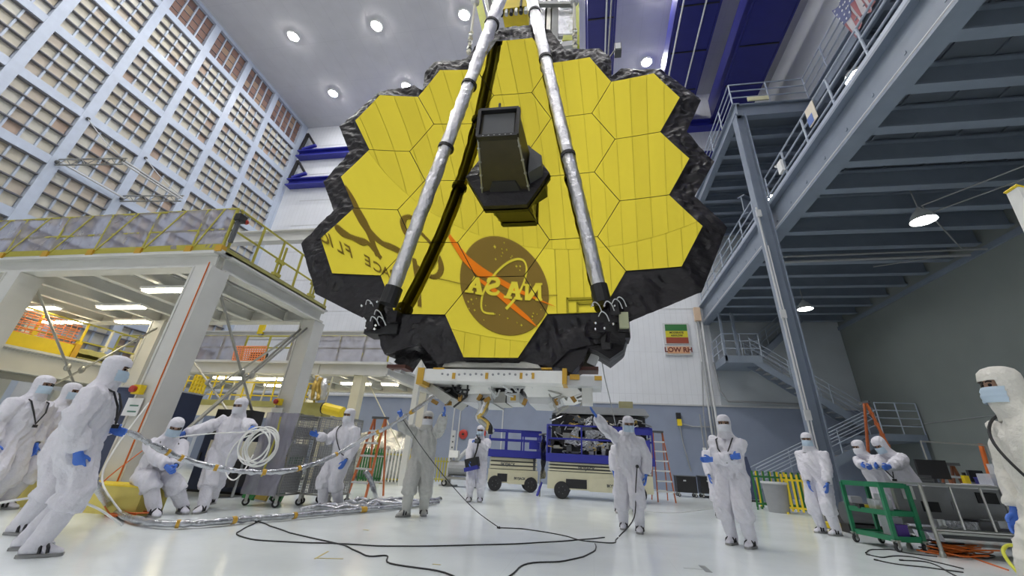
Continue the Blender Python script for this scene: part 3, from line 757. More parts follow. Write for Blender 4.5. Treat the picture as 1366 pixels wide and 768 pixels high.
# central optics box
hexb = [(SS*1.0*math.cos(k*PI/3), SS*math.sin(k*PI/3)) for k in range(6)]
MB().loft([[mp(u, v, .02) for u, v in hexb], [mp(u*.98, v*.98, .10) for u, v in hexb], [mp(u*.66, v*.66, .16) for u, v in hexb]]).build('optics_base', M_KAP, tel)
MB().loft([[mp(u*.7, v*.62, .14) for u, v in hexb], [mp(u*.5, v*.5, .34) for u, v in hexb]]).build('optics_collar', M_BLK, tel)
def fr(L, w0, w1, h0, h1, v0, u0=0.0):
    return [GV+GN*L+MUr*(u0+a)+MW*(v0+b) for a, b in ((-w0, -h0), (w1, -h0), (w1, h1), (-w0, h1))]
TIP = (.29, .33, .08, .47, 0, 0)
aos = MB().loft([fr(.12, .41, .41, .38, .34, 0), fr(1.08, *TIP)])
aos.build('optics_box', M_PLATE, tel)
f0 = fr(1.08, *TIP); f1 = fr(1.14, *TIP)
for a, b in ((0, 1), (1, 2), (2, 3), (3, 0)):
    MB().bar((f0[a]+f1[a])/2, (f0[b]+f1[b])/2, .05, .10, GN).build('aperture_frame', M_BLK, tel)
MB().slab([f0[0]*.9+f0[2]*.1, f0[1]*.9+f0[3]*.1, f0[2]*.9+f0[0]*.1, f0[3]*.9+f0[1]*.1], GN*.02).build('aperture', M_DGREY, tel)
b0 = fr(.14, .41, .41, .38, .34, 0)
for k in (0, 1):
    MB().tube(b0[k], f0[k], .016, 6).build('edge_rail', M_GALV, tel)
    for t in (.1, .35, .6, .85):
        MB().ball(b0[k].lerp(f0[k], t), .03, 6, 4).build('rail_clip', M_GALV, tel)
for k in range(6):
    p = f0[0].lerp(f0[1], .15+.14*k)+GN*.06; MB().ball(p, .025, 6, 4).build('connector', M_LGREY, tel)
MB().tube(f1[3].lerp(f1[2], .5), f1[3].lerp(f1[2], .5)+MW*.12, .02, 6).build('pin', M_BLK, tel)
MB().slab([GV+GN*.14+MUr*a+MW*b for a, b in ((.42, -.25), (.64, -.1), (.64, .1), (.44, .3))], GN*.3).build('side_radiator', M_DGREY, tel)
# folded tripod struts: silver blanket to the hall, black lining to the mirror
def strut(px0, px1, r0, r1, d0, d1, cuff):
    def P(px, off):
        u, v = plane_uv(*px, off); return GV+MUr*u+MW*v+GN*off
    a, b = P(px0, d0), P(px1, d1); d = (b-a).normalized(); side = d.cross(GN).normalized(); front = side.cross(d).normalized()
    if front.dot(GN) < 0: front = -front
    n, m = 64, 12
    def half(sgn, rs):
        vs = []
        for i in range(n+1):
            c = a.lerp(b, i/n); r = (r0+(r1-r0)*i/n)*rs
            for k in range(m+1):
                t = PI*k/m; w = 1+((noise.noise(c*7+V3((k*.9, 0, 0)))*.18+abs(noise.noise(c*15+V3((0, k*.7, 0))))*.22-.1) if sgn > 0 else 0)
                vs.append(c+side*(math.cos(t)*r*w)+front*(sgn*math.sin(t)*r*w))
        return MB().add(vs, [(i*(m+1)+k, i*(m+1)+k+1, (i+1)*(m+1)+k+1, (i+1)*(m+1)+k) for i in range(n) for k in range(m)])
    half(1, 1).build('strut_blanket', M_FOIL, tel, smooth=True)
    half(-1, .5).build('strut_lining', M_BLK, tel, smooth=True)
    for t in cuff:
        c = a.lerp(b, t); MB().tube(c-d*.03, c+d*.03, (r0+(r1-r0)*t)*1.12, 14).build('strut_band', M_BLK, tel)
    c = a
    MB().tube(c-d*.05, c+d*.22, r0*1.15, 14).build('hinge_cuff', M_BLK, tel)
    return a, b
sL = strut((519, 402), (683, -40), .112, .145, .54, .62, (.36, .55, .77))
sR = strut((803, 400), (700, -40), .108, .130, .34, .34, (.32, .62, .80))
# hinge mechanisms with their white harness
def hinge(px, lab, seed):
    rnd = random.Random(seed)
    u, v = plane_uv(*px, .25); c = GV+MUr*u+MW*v+GN*.25
    for k in range(9):
        o = V3((rnd.uniform(-.22, .22), rnd.uniform(-.18, .12), rnd.uniform(-.24, .2)))
        MB().cbox(c+o, (rnd.uniform(.12, .24), rnd.uniform(.1, .2), rnd.uniform(.12, .24)), RZ(rnd.uniform(-.5, .5)) @ RX(rnd.uniform(-.4, .4))).build('hinge_block', M_KAP, tel)
    MB().box(c-V3((.26, .02, .2)), c+V3((.26, .3, .2))).build('hinge_housing', M_BLK, tel)
    for k in range(5):
        p = c+V3((rnd.uniform(-.3, .1), -.25, rnd.uniform(-.1, .25)))
        MB().path(spline([p, p+V3((.04, -.05, .05)), p+V3((.10, -.03, .02)), p+V3((.14, .02, -.06))], 5), .008, 6).build('harness', M_LGREY, tel)
    for k in range(7):
        MB().ball(c+V3((rnd.uniform(-.25, .25), -.27, rnd.uniform(-.22, .2))), .02, 6, 4).build('bolt', M_CHROME, tel)
hinge((511, 428), '', 3); hinge((814, 432), '', 5)
MB().cbox(at_y(832, 428, 5.25), (.12, .1, .22)).build('sensor', mat('pale_green_box', (.42, .44, .28)), tel)
# black skirts hanging under the mirror, left and right of the bottom segment
def skirt(px, Y0, Y1, name='skirt'):
    P = [at_y(x, y, Y0) for x, y in px]; Q = [p+V3((0, Y1-Y0, 0)) for p in P]; n = len(P)
    def pt(i, t): return P[i % n].lerp(Q[i % n], t)+V3((noise.noise(P[i % n]*2+V3((t, 0, 0)))*.08, 0, noise.noise(P[i % n]*3)*.06))
    mb = MB(); mb.loft([[pt(i, t/4) for i in range(n)] for t in range(5)]); mb.build(name, M_KAP, tel, smooth='auto')
skirt([(500, 434), (520, 424), (592, 422), (612, 470), (600, 488), (584, 487), (575, 470), (560, 455), (540, 461), (515, 473), (506, 462)], 5.5, 6.1)
skirt([(728, 424), (800, 420), (835, 440), (833, 466), (818, 480), (800, 468), (785, 460), (775, 480), (765, 500), (745, 488), (716, 488), (708, 472)], 5.5, 6.1)
# support legs below
def px_bar(a, b, Y, w, h, name, m, Yb=None):
    MB().bar(at_y(*a, Y), at_y(*b, Yb or Y), w, h, (0, 1, 0)).build(name, m, tel)
px_bar((566, 448), (538, 490), 5.95, .22, .3, 'leg_blanket', M_KAP)
px_bar((560, 450), (585, 494), 6.2, .25, .25, 'leg_blanket', M_KAP)
px_bar((745, 455), (770, 500), 6.0, .28, .3, 'leg_blanket', M_KAP)
px_bar((786, 455), (783, 492), 5.9, .2, .25, 'leg_blanket', M_PLATE)
px_bar((788, 487), (796, 470), 5.8, .12, .16, 'clevis', M_LGREY)
px_bar((532, 497), (545, 462), 5.9, .12, .16, 'clevis', M_LGREY)
for (x, y) in ((784, 494), (534, 491)):
    MB().cbox(at_y(x, y, 5.85), (.30, .3, .05)).build('pad', mat('red_oxide', (.10, .03, .02)), tel)
# white lifting beam under the mirror
def pbox(x0, y0, x1, y1, Y0, dY, name, m, parent=tel):
    a, b = at_y(x0, y0, Y0), at_y(x1, y1, Y0)
    return MB().box((min(a.x, b.x), Y0, min(a.z, b.z)), (max(a.x, b.x), Y0+dY, max(a.z, b.z))).build(name, m, parent)
Yb_ = 5.35
bl = [at_y(x, y, Yb_+.1) for x, y in ((590, 489), (722, 491), (708, 476), (598, 475))]
mbk = MB().slab(bl, (0, .35, 0)); mbk.build('silver_blanket', M_BLANK, tel)
pbox(562, 491.5, 752, 511, Yb_, .5, 'lifting_beam', M_BPLATE)
pbox(558, 490, 563, 512, Yb_-.02, .54, 'end_cap', M_KAPT)
pbox(750, 491, 756, 512, Yb_-.02, .54, 'end_cap', M_KAPT)
for x in (605, 649, 695, 711):
    pbox(x-1.5, 497, x+1.5, 505, Yb_-.015, .02, 'tape_tab', M_KAPT)
for i in range(17):
    x = 590+i*7.5; p = at_y(x, 498.5+(i % 2)*1.0, Yb_-.002); MB().tube(p+V3((0, .01, 0)), p-V3((0, .006, 0)), .016, 8).build('bolt', M_GREY, tel)
for x0, x1 in ((578, 592), (722, 736)):
    pbox(x0, 490, x1, 492.2, Yb_-.01, .3, 'tape_tab', M_KAPT)
pbox(755, 501, 803, 515, 5.45, .5, 'outrigger', M_LGREY)
pbox(760, 499, 773, 506, 5.43, .2, 'tape_tab', M_KAPT)
pbox(793, 501, 803, 507, 5.43, .2, 'tape_tab', M_KAPT)
pbox(776, 515, 791, 538, 5.6, .3, 'outrigger_foot', M_WSTEEL)
# instrument boxes slung below
def wedge(pf, Y0, dY, name, m, dz=(0, 0)):
    P = [at_y(x, y, Y0) for x, y in pf]; MB().slab(P, (dz[0], dY, dz[1])).build(name, m, tel)
wedge([(618, 512), (655, 512), (655, 525), (612, 525)], 5.7, .9, 'instrument_box', M_WHITE)
wedge([(612, 525), (655, 525), (655, 537), (616, 536)], 5.75, .9, 'instrument_box', M_LGREY)
wedge([(702, 513), (768, 515), (776, 524), (762, 529), (704, 529), (699, 521)], 5.65, .9, 'instrument_box', M_WHITE)
wedge([(702, 527), (752, 528), (730, 539), (706, 538)], 5.7, .8, 'instrument_box', M_LGREY)
wedge([(655, 512), (702, 512), (697, 524), (656, 524)], 6.0, .6, 'instrument_bay', M_KAP)
wedge([(655, 524), (675, 522), (674, 537), (652, 537)], 5.9, .6, 'instrument_box', M_GALV)
wedge([(676, 524), (693, 524), (693, 537), (676, 537)], 5.85, .5, 'instrument_box', M_LGREY)
wedge([(681, 527), (688, 527), (688, 534), (681, 534)], 5.84, .02, 'port', M_KAPT)
wedge([(563, 509), (575, 511), (603, 530), (594, 539), (572, 522)], 5.6, .8, 'side_radiator', M_GALV)
wedge([(575, 512), (616, 512), (612, 537), (598, 536)], 6.1, .5, 'instrument_bay', M_BLK)
for i, (x, y) in enumerate(((614, 531), (640, 530), (650, 533), (598, 538), (580, 536), (765, 532), (742, 536), (700, 536))):
    MB().cbox(at_y(x, y, 5.68), (.05, .05, .09), RY(i*.5)).build('tape_tab', mat('dark_amber', (.30, .16, .02)), tel)
rnd = random.Random(11)
for k in range(26):
    x0, x1, y0, y1 = ((600, 622, 508, 530), (655, 700, 514, 522), (735, 785, 530, 545))[k % 3]
    p = at_y(rnd.uniform(x0, x1), rnd.uniform(y0, y1), 5.66)
    MB().path(spline([p, p+V3((rnd.uniform(-.1, .1), rnd.uniform(-.05, .05), rnd.uniform(-.1, .1))), p+V3((rnd.uniform(-.2, .2), 0, rnd.uniform(-.15, .15)))], 4), .014, 5).build('harness', (M_BLK, M_LGREY, M_GALV)[k % 3], tel)
def hanging(px, Y, lab):
    P = spline([at_y(x, y, Y) for x, y in px], 5)
    t = thing('cable_bundle', lab, 'cables', P[-1])
    for j in range(5):
        Q = [p+V3((noise.noise(p*5+V3((j*7, 0, 0)))*.09, noise.noise(p*5+V3((0, j*7, 0)))*.09, noise.noise(p*4+V3((0, 0, j*9)))*.07)) for p in P]
        MB().path(Q, .035, 6).build('cable', (M_GALV, M_BLK, M_LGREY, M_GFOIL, M_FOIL)[j], t, smooth=True)
hanging([(646, 533), (645, 548), (641, 556), (650, 568), (655, 577)], 5.7, 'taped cable bundle dangling below the telescope over the cameraman')
# crane block, lifting frame and slings above
hk = thing('crane_block', 'yellow crane load block between the two silver struts at the top', 'crane block', (-1.05, 6.1, 9.2))
c0 = at_y(688, 18, 6.1)
MB().cbox(c0+V3((0, 0, .0)), (.62, .5, .34)).build('block_body', M_YEL, hk)
MB().cbox(c0+V3((.0, .0, .3)), (.5, .42, .3)).build('block_head', M_YEL, hk)
MB().tube(c0+V3((-.34, 0, .1)), c0+V3((.36, 0, .1)), .10, 12).build('pivot', M_YEL, hk)
MB().tube(c0+V3((.18, -.26, -.2)), c0+V3((.18, -.26, .3)), .03, 8).build('rib', M_BLK, hk)
for k in range(6):
    MB().tube(c0+V3((-.3+.12*k, -.2, -.18)), c0+V3((-.3+.12*k, -.2, -.34)), .05, 8).build('shackle', M_GALV if k % 2 else M_BLK, hk)
MB().cbox(c0+V3((0, 0, 3)), (.12, .12, 5)).build('hoist_rope', M_GREY, hk)
lf = thing('lifting_rig', 'chartreuse and silver lifting frame rising behind the top of the mirror', 'lifting frame', (0, 6.6, 9))
def pbar(a, b, Y, w, h, name, m, Yb=None):
    MB().bar(at_y(*a, Y), at_y(*b, Yb or Y), w, h, (0, 1, 0)).build(name, m, lf)
pbar((768, -30), (769, 66), 6.8, .16, .2, 'post', M_YGRN)
pbar((751, 55), (770, 55), 6.8, .2, .2, 'foot', M_YGRN)
MB().cbox(at_y(757, 60, 6.75), (.28, .1, .18)).build('plate', M_LGREY, lf)
pbar((636, -10), (650, 50), 6.8, .2, .2, 'post', M_YGRN)
pbar((648, -10), (657, 22), 7.0, .22, .2, 'post', M_WHITE)
pbar((652, -10), (656, 18), 6.7, .1, .1, 'post', M_BLK)
for x0, x1, m in ((716, 728, M_FOIL2), (729, 735, M_GALV), (736, 744, M_GREY), (746, 764, M_FOIL2)):
    a, b = at_y(x0, -25, 7.2), at_y(x1, 58, 7.2)
    MB().box((a.x, 7.2, b.z), (b.x, 7.3, a.z)).build('panel', m, lf)
pbar((712, 6), (765, 6), 7.1, .12, .12, 'crossbar', M_GREY)
pbar((745, 49), (768, 49), 7.1, .1, .1, 'crossbar', M_GREY)
for px, lab in (((625, 72, 635, -8), 'pale lifting sling with hardware left of the top of the mirror'), ((767, 66, 766, -8), 'pale lifting sling with hardware along the chartreuse post')):
    t = thing('lifting_sling', lab, 'sling', at_y(px[0], px[1], 6.2))
    a, b = at_y(px[0], px[1], 6.2), at_y(px[2], px[3], 6.2)
    MB().tube(a, b, .035, 8).build('strap', mat('pale_strap', (.62, .6, .5)), t)
    for k in range(7):
        p = a.lerp(b, .03+.05*k); MB().cbox(p, (.1, .08, .07), RZ(k) @ RX(k*.7)).build('shackle', M_GALV if k % 2 else M_CREAM, t)
    MB().lathe([(.09, -.08), (.12, 0), (.09, .08)], a.lerp(b, .86), 10, (0, 1, 0)).build('hook', M_LGREY, t)
fld = thing('floodlight', 'small dark floodlight hanging beside the top right of the mirror', 'floodlight', at_y(824, 67, 9))
a = at_y(824, 67, 9); MB().cbox(a, (.22, .3, .34)).build('housing', M_DGREY, fld); MB().cbox(a-V3((.0, .16, 0)), (.17, .02, .26)).build('lens', M_LGREY, fld)
MB().bar(a+V3((-.1, 0, 0)), a+V3((-.3, .3, .0)), .04, .04).build('bracket', M_DGREY, fld)
MB().tube(a+V3((-.3, .3, 0)), V3((1.55, 9.3, 22.0)), .03, 6).build('drop_pipe', M_DGREY, fld)

# ================================================================ white steel work platform on the left
PX, PY0, PY1, PZ = -7.8, 6.5, 10.1, 4.72
wp = thing('work_platform', 'white steel work platform with plastic-wrapped railings in front of the filter wall', 'platform', (-12, 8, 0))
MB().ibeam((-21.5, PY0, 4.53), (PX, PY0, 4.53), .3, .38, .04, .05).build('edge_beam', M_WSTEEL, wp)
MB().ibeam((PX, PY0+.15, 4.53), (PX, PY1, 4.53), .3, .38, .04, .05).build('edge_beam', M_WSTEEL, wp)
MB().ibeam((-21.5, PY1, 4.53), (PX, PY1, 4.53), .3, .38, .04, .05).build('edge_beam', M_WSTEEL, wp)
MB().box((-21.5, PY0-.1, PZ), (PX+.12, PY1+.12, PZ+.05)).build('deck_plate', M_LGREY, wp)
for k in range(12):
    x = -8.9-k*1.08
    MB().ibeam((x, PY0+.1, 4.52), (x, PY1-.1, 4.52), .16, .32, .025, .035).build('floor_beam', M_WSTEEL, wp)
colspots = [(-7.85, 6.5), (-12.9, 6.55), (-7.9, 10.0), (-12.95, 10.0), (-18.2, 6.55), (-18.2, 10.0)]
for x, y in colspots:
    MB().box((x-.21, y-.2, .04), (x+.21, y+.2, 4.34)).build('column', M_WSTEEL, wp)
    MB().box((x-.3, y-.3, 0), (x+.3, y+.3, .04)).build('base_plate', M_WSTEEL, wp)
    MB().box((x-.23, y-.22, .05), (x-.19, y+.22, 4.33)).build('flange', M_WSTEEL, wp)
    MB().box((x+.19, y-.22, .05), (x+.23, y+.22, 4.33)).build('flange', M_WSTEEL, wp)
MB().tube((-7.66, 6.27, .3), (-7.70, 6.27, 4.4), .012, 6).build('orange_cable', M_ORC, wp)
def rod(a, b, n='brace_rod', m=None):
    MB().tube(a, b, .028, 8).ball(V3(a).lerp(V3(b), .45), .07, 8, 6, (1, 1, 1.4)).build(n, m or M_GALV, wp)
rod((-12.9, 6.8, 4.2), (-12.9, 9.9, .6)); rod((-12.9, 9.9, 4.2), (-12.9, 6.8, .6))
rod((-7.88, 6.8, 4.1), (-7.88, 9.8, .6)); rod((-7.88, 9.8, 4.1), (-7.88, 6.8, .6)); rod((-8.02, 9.75, 4.05), (-8.02, 6.85, .5))
rod((-12.7, 10.0, 4.2), (-8.1, 10.0, .6)); rod((-8.1, 10.0, 4.2), (-12.7, 10.0, .6)); rod((-18, 6.55, 4.2), (-13.1, 6.6, .6))
# railing along the front, wrapped in plastic
fx = [at_y(x, y, PY0).x for x, y in ((257, 336), (190, 340), (126, 342), (67, 343), (8, 346))]
fx = [PX+.03]+fx+[fx[-1]-1.15*k for k in range(1, 4)]
for x in fx:
    MB().tube((x, PY0-.05, PZ+.05), (x, PY0-.05, PZ+1.12), .035, 8).build('post', M_YRAIL, wp)
    MB().cbox((x, PY0-.06, PZ+.08), (.16, .14, .14)).build('post_clamp', M_KAPT, wp)
for z in (.10, .58, 1.12):
    MB().tube((fx[-1], PY0-.05, PZ+z), (PX+.05, PY0-.05, PZ+z), .026, 8).build('rail', M_YRAIL, wp)
MB().box((fx[-1], PY0-.09, PZ+.05), (PX+.1, PY0-.05, PZ+.2)).build('toe_plate', M_YRAIL, wp)
for i in range(len(fx)-1):
    x0, x1 = fx[i+1], fx[i]
    def sh(u, v, x0=x0, x1=x1):
        return V3((x0+(x1-x0)*u, PY0-.075+.04*noise.noise(V3((x0+u*4, v*3+u*2, 0)))+.02*noise.noise(V3((u*11, v*9-u*6, x0))), PZ+.1+1.02*v))
    MB().sheet(sh, 20, 14).build('plastic_sheet', M_POLY, wp, smooth=True)
    MB().bar((x0+.1, PY0-.1, PZ+.15), ((x0+x1)/2+.1, PY0-.1, PZ+1.1), .04, .012, (0, 1, 0)).build('tape_strip', M_YRAIL, wp)
for k in range(6):
    y = PY0+.05+k*.7
    MB().tube((PX+.07, y, PZ+.05), (PX+.07, y, PZ+1.12), .03, 8).build('post', M_YRAIL, wp)
    if k in (2, 4): MB().tube((PX+.07, y+.12, PZ+.0), (PX+.07, y+.12, PZ+1.0), .03, 8).cbox((PX+.07, y+.06, PZ+.55), (.1, .22, .08)).cbox((PX+.07, y+.06, PZ+.2), (.1, .22, .08)).build('post', M_YRAIL, wp)
for z in (.12, .6, 1.12):
    MB().tube((PX+.07, PY0, PZ+z), (PX+.07, PY1, PZ+z), .025, 8).build('rail', M_YRAIL, wp)
MB().box((PX+.09, PY0, PZ+.0), (PX+.12, PY1, PZ+.14)).build('toe_plate', M_OLIVE, wp)
cw = thing('clamp_light', 'black and red clamp light fixed to the platform corner railing', 'work light', (PX+.1, PY0, 5.3))
MB().cbox((PX+.12, PY0+.02, 5.62), (.14, .2, .16)).build('head', M_BLK, cw); MB().tube((PX+.12, PY0, 5.0), (PX+.12, PY0, 5.55), .05, 8).build('arm', M_DGREY, cw); MB().ball((PX+.16, PY0+.14, 5.6), .06, 8, 6).build('knob', M_RED, cw)
for y, x0, x1, lab in ((8.5, -16.2, -14.8, 'fluorescent tube under the work platform, nearer the left edge'), (8.5, -13.4, -11.9, 'fluorescent tube under the work platform, longest and nearest the column'), (9.75, -17.2, -15.6, 'farther fluorescent tube under the work platform, left one'), (9.75, -14.4, -13.2, 'farther fluorescent tube under the work platform, right one'), (7.4, -10.6, -9.2, 'fluorescent tube under the work platform beside its corner column')):
    t = thing('tube_light', lab, 'fluorescent light', (x0, y, 4.3), 0, 'fluorescent tubes under the platforms')
    MB().box((x0, y-.12, 4.29), (x1, y+.12, 4.35)).build('housing', M_WHITE, t); MB().box((x0+.03, y-.08, 4.25), (x1-.03, y+.08, 4.29)).build('tube', M_TUBE, t)
# low catwalk inside
lc = thing('low_catwalk', 'white low catwalk running away from the camera under the work platform', 'catwalk', (-15, 9, 0))
MB().ibeam((-15, 6.8, 2.78), (-15, 12.5, 2.78), .4, .62, .05, .06).build('edge_beam', M_WSTEEL, lc)
MB().box((-19.5, 6.8, 3.0), (-14.9, 12.5, 3.1)).build('deck_plate', M_LGREY, lc)
for y in (6.9, 12.3):
    for x in (-15, -19.3): MB().box((x-.15, y-.15, 0), (x+.15, y+.15, 2.5)).build('column', M_WSTEEL, lc)
MB().box((-15.15, 6.8, 2.3), (-15.05, 12.5, 2.46)).build('cable_tray', M_GALV, lc)
yb = thing('yellow_barrier', 'long yellow toe barrier on the low catwalk edge', 'barrier', (-15, 8.4, 3.1))
MB().box((-15.06, 7.5, 3.1), (-14.98, 9.5, 3.46)).build('board', M_YEL, yb); MB().box((-15.1, 9.42, 3.1), (-14.95, 9.56, 3.5)).build('end_cap', M_KAPT, yb)
ot = thing('olive_tarp', 'olive folded tarp lying along the low catwalk', 'tarp', (-15, 10.6, 3.1))
def tarp(u, v): return V3((-14.95-.9*v+.1*noise.noise(V3((u*7, v*5, 0))), 9.6+2.4*u, 3.12+(.34+.14*noise.noise(V3((u*9, v*4, 2))))*math.sin(PI*min(1, v+.08))**.6))
MB().sheet(tarp, 24, 10).build('cloth', M_OLIVE, ot, smooth=True); MB().tube((-14.97, 9.6, 3.14), (-14.97, 12, 3.14), .02, 6).build('hem', M_OLIVE, ot)
rc = thing('catwalk_railing', 'yellow pipe railing with taped posts on the low catwalk', 'railing', (-15.1, 9, 3.1))
for y in (7.3, 8.5, 9.6, 10.3, 11.2, 11.5):
    MB().tube((-15.15, y, 3.1), (-15.15, y, 4.15), .035, 8).cbox((-15.15, y, 3.55), (.1, .12, .1)).build('post', M_YEL if y < 10 else M_CREAM, rc)
for z in (3.62, 4.15): MB().tube((-15.15, 7.3, z), (-15.15, 11.5, z), .026, 8).build('rail', M_YRAIL, rc)
nt = thing('orange_net', 'torn orange safety net tied between the catwalk posts', 'safety net', (-15.1, 8.2, 3.5))
for k in range(9):
    z = 3.5+.07*k; MB().path([(-15.12, 7.35+.3*j, z+.05*noise.noise(V3((j*.8, k*.9, 0)))) for j in range(8)], .014, 5).build('strand', M_ORNET, nt)
for k in range(14):
    y = 7.4+.15*k; MB().path([(-15.12, y+.04*noise.noise(V3((k, j, 3))), 3.5+.11*j+.03*noise.noise(V3((k, j*.7, 0)))) for j in range(6)], .011, 5).build('strand', M_ORNET, nt)
# wall bracket truss
br = thing('wall_truss', 'light metal swing truss hanging out from the filter wall', 'truss', (XL, 12, 12))
arms_ = [(V3((XL+.03, 10.5, 11.9)), V3((-19.6, 10.7, 11.85))), (V3((XL+.03, 13.2, 11.9)), V3((-19.6, 13.4, 11.85)))]
for a, b in arms_:
    o = V3((0, 0, .16))
    MB().tube(a+o, b+o, .035, 6).tube(a-o, b-o, .035, 6).build('arm', M_GALV, br)
    for k in range(9):
        p, q = a.lerp(b, k/9), a.lerp(b, (k+1)/9); s = 1 if k % 2 else -1
        MB().tube(p+o*s, q-o*s, .018, 5).build('lattice', M_GALV, br)
    MB().ball(a, .1, 8, 6).build('pivot', M_DGREY, br)
    MB().path(spline([V3((XL+.03, a.y, 14.5)), a.lerp(b, .5)+V3((0, 0, 1.2)), b+V3((-.1, 0, .1))], 4), .02, 6).build('stay', M_LGREY, br)
    MB().ball(V3((XL+.05, a.y, 14.5)), .08, 8, 6).build('pivot', M_DGREY, br)
for dx in (0, .22):
    MB().tube(arms_[0][1]+V3((-dx, 0, 0)), arms_[1][1]+V3((-dx, 0, 0)), .04, 6).build('crossbar', M_LGREY, br)
MB().tube(arms_[0][0]+V3((.15, 0, 0)), arms_[1][0]+V3((.15, 0, 0)), .04, 6).build('crossbar', M_LGREY, br)

# ---- rear platform
rp = thing('rear_platform', 'farther white platform with plastic-covered railing left of the telescope foot', 'platform', (-12, 15, 0))
RY0, RY1, RZt = 14.0, 18.4, 4.0
MB().ibeam((-22.4, RY0, 3.80), (-7.4, RY0, 3.80), .3, .46, .04, .06).build('edge_beam', M_WSTEEL, rp)
MB().ibeam((-7.45, RY0, 3.80), (-7.45, RY1, 3.80), .3, .46, .04, .06).build('edge_beam', M_WSTEEL, rp)
MB().ibeam((-22.4, RY1, 3.80), (-7.4, RY1, 3.80), .3, .46, .04, .06).build('edge_beam', M_WSTEEL, rp)
MB().box((-22.4, RY0-.1, 4.0), (-7.35, RY1, 4.08)).build('deck_plate', M_LGREY, rp)
for k in range(11):
    x = -8.6-k*1.25; MB().ibeam((x, RY0, 3.84), (x, RY1, 3.84), .14, .3, .025, .03).build('floor_beam', M_WSTEEL, rp)
for x, y in ((-8.5, 14.1), (-7.6, 18.2), (-13.2, 14.1), (-13.2, 18.2), (-18, 14.1)):
    MB().box((x-.17, y-.17, 0), (x+.17, y+.17, 3.6)).build('column', M_CREAM if x > -10 and y < 15 else M_WSTEEL, rp)
for k in range(13):
    x = -7.5-k*1.05; MB().tube((x, RY0, 4.05), (x, RY0, 5.08), .04, 8).build('post', M_YRAIL, rp)
for z in (4.6, 5.08): MB().tube((-20, RY0, z), (-7.5, RY0, z), .03, 6).build('rail', M_YRAIL, rp)
for k in (0, 1, 2, 3, 6, 7, 8, 9, 10):
    x1 = -7.5-k*1.05
    def sh2(u, v, x1=x1): return V3((x1-1.05*u, RY0-.06+.05*noise.noise(V3((x1+u*4, v*4, 3))), 4.08+1.0*v))
    if k not in (): MB().sheet(sh2, 14, 10).build('plastic_sheet', M_POLY, rp, smooth=True)
MB().ibeam((-20, 17.4, 6.1), (-7.2, 17.4, 6.1), .3, .42, .04, .06).build('upper_beam', M_WSTEEL, rp)
MB().tube((-14, 17.2, 5.8), (-7.3, 17.2, 5.85), .07, 8).build('pipe', M_LGREY, rp)
for x in (-14.2, -7.4): MB().bar((x, 17.4, 4.08), (x, 17.4, 5.9), .3, .3).build('upright', M_WSTEEL, rp)
MB().bar((-11.5, 14.4, 3.5), (-8.6, 14.4, .4), .05, .05).bar((-8.4, 14.4, 3.5), (-6.6, 14.4, 1.2), .03, .03).build('brace_rod', M_CREAM, rp)
on = thing('orange_net', 'orange plastic net panel tied to the rear platform railing', 'safety net', at_y(322, 468, 13.9))
A, B, C_, D = at_y(314, 462, 13.9), at_y(356, 462, 13.9), at_y(352, 481, 13.9), at_y(310, 480, 13.9)
for k in range(14):
    MB().tube(A.lerp(B, k/13), D.lerp(C_, k/13), .022, 5).build('strand', M_ORNET, on)
for k in range(8):
    MB().tube(A.lerp(D, k/7), B.lerp(C_, k/7), .022, 5).build('strand', M_ORNET, on)
MB().slab([at_y(x, y, 14.1) for x, y in ((334, 470), (351, 469), (349, 481), (330, 481))], (0, .3, 0)).build('dark_backing', M_BLK, on)
yt = thing('yellow_tag', 'small yellow marker standing on the beam behind the rear railing', 'marker', at_y(349, 444, 17.3))
MB().cbox(at_y(349, 439, 17.3), (.3, .12, .5)).build('body', M_YEL, yt); MB().cbox(at_y(348, 446, 17.3), (.15, .1, .2)).build('foot', M_GREY, yt)
for x0, x1, y, lab in ((-15.6, -14.1, 14.9, 'fluorescent tube under the rear platform, left of the two close together'), (-13.6, -12.2, 14.9, 'fluorescent tube under the rear platform, behind the leaning column'), (-14.6, -12.9, 16.6, 'deeper fluorescent tube under the rear platform'), (-10.2, -8.9, 15.6, 'fluorescent tube under the rear platform above the cart man'), (-8.4, -7.7, 15.6, 'short fluorescent tube at the right end of the rear platform')):
    t = thing('tube_light', lab, 'fluorescent light', (x0, y, 3.6), 0, 'fluorescent tubes under the platforms')
    MB().box((x0, y-.14, 3.56), (x1, y+.14, 3.64)).build('housing', M_WHITE, t); MB().box((x0+.03, y-.1, 3.50), (x1-.03, y+.1, 3.56)).build('tube', M_TUBE, t)
ib = thing('crane_rail', 'long white beam crossing behind the work platform railing', 'beam', (-14, 15, 10))
MB().ibeam((-19.5, 15, 10.4), (-6, 15, 10.4), .4, .62, .05, .06).build('beam', M_WSTEEL, ib); MB().bar((-18.6, 15, 4.1), (-18.6, 15, 10.1), .3, .3).build('upright', M_WSTEEL, ib); MB().bar((-6.6, 15, 0), (-6.6, 15, 10.1), .2, .2).build('upright', M_WSTEEL, ib)
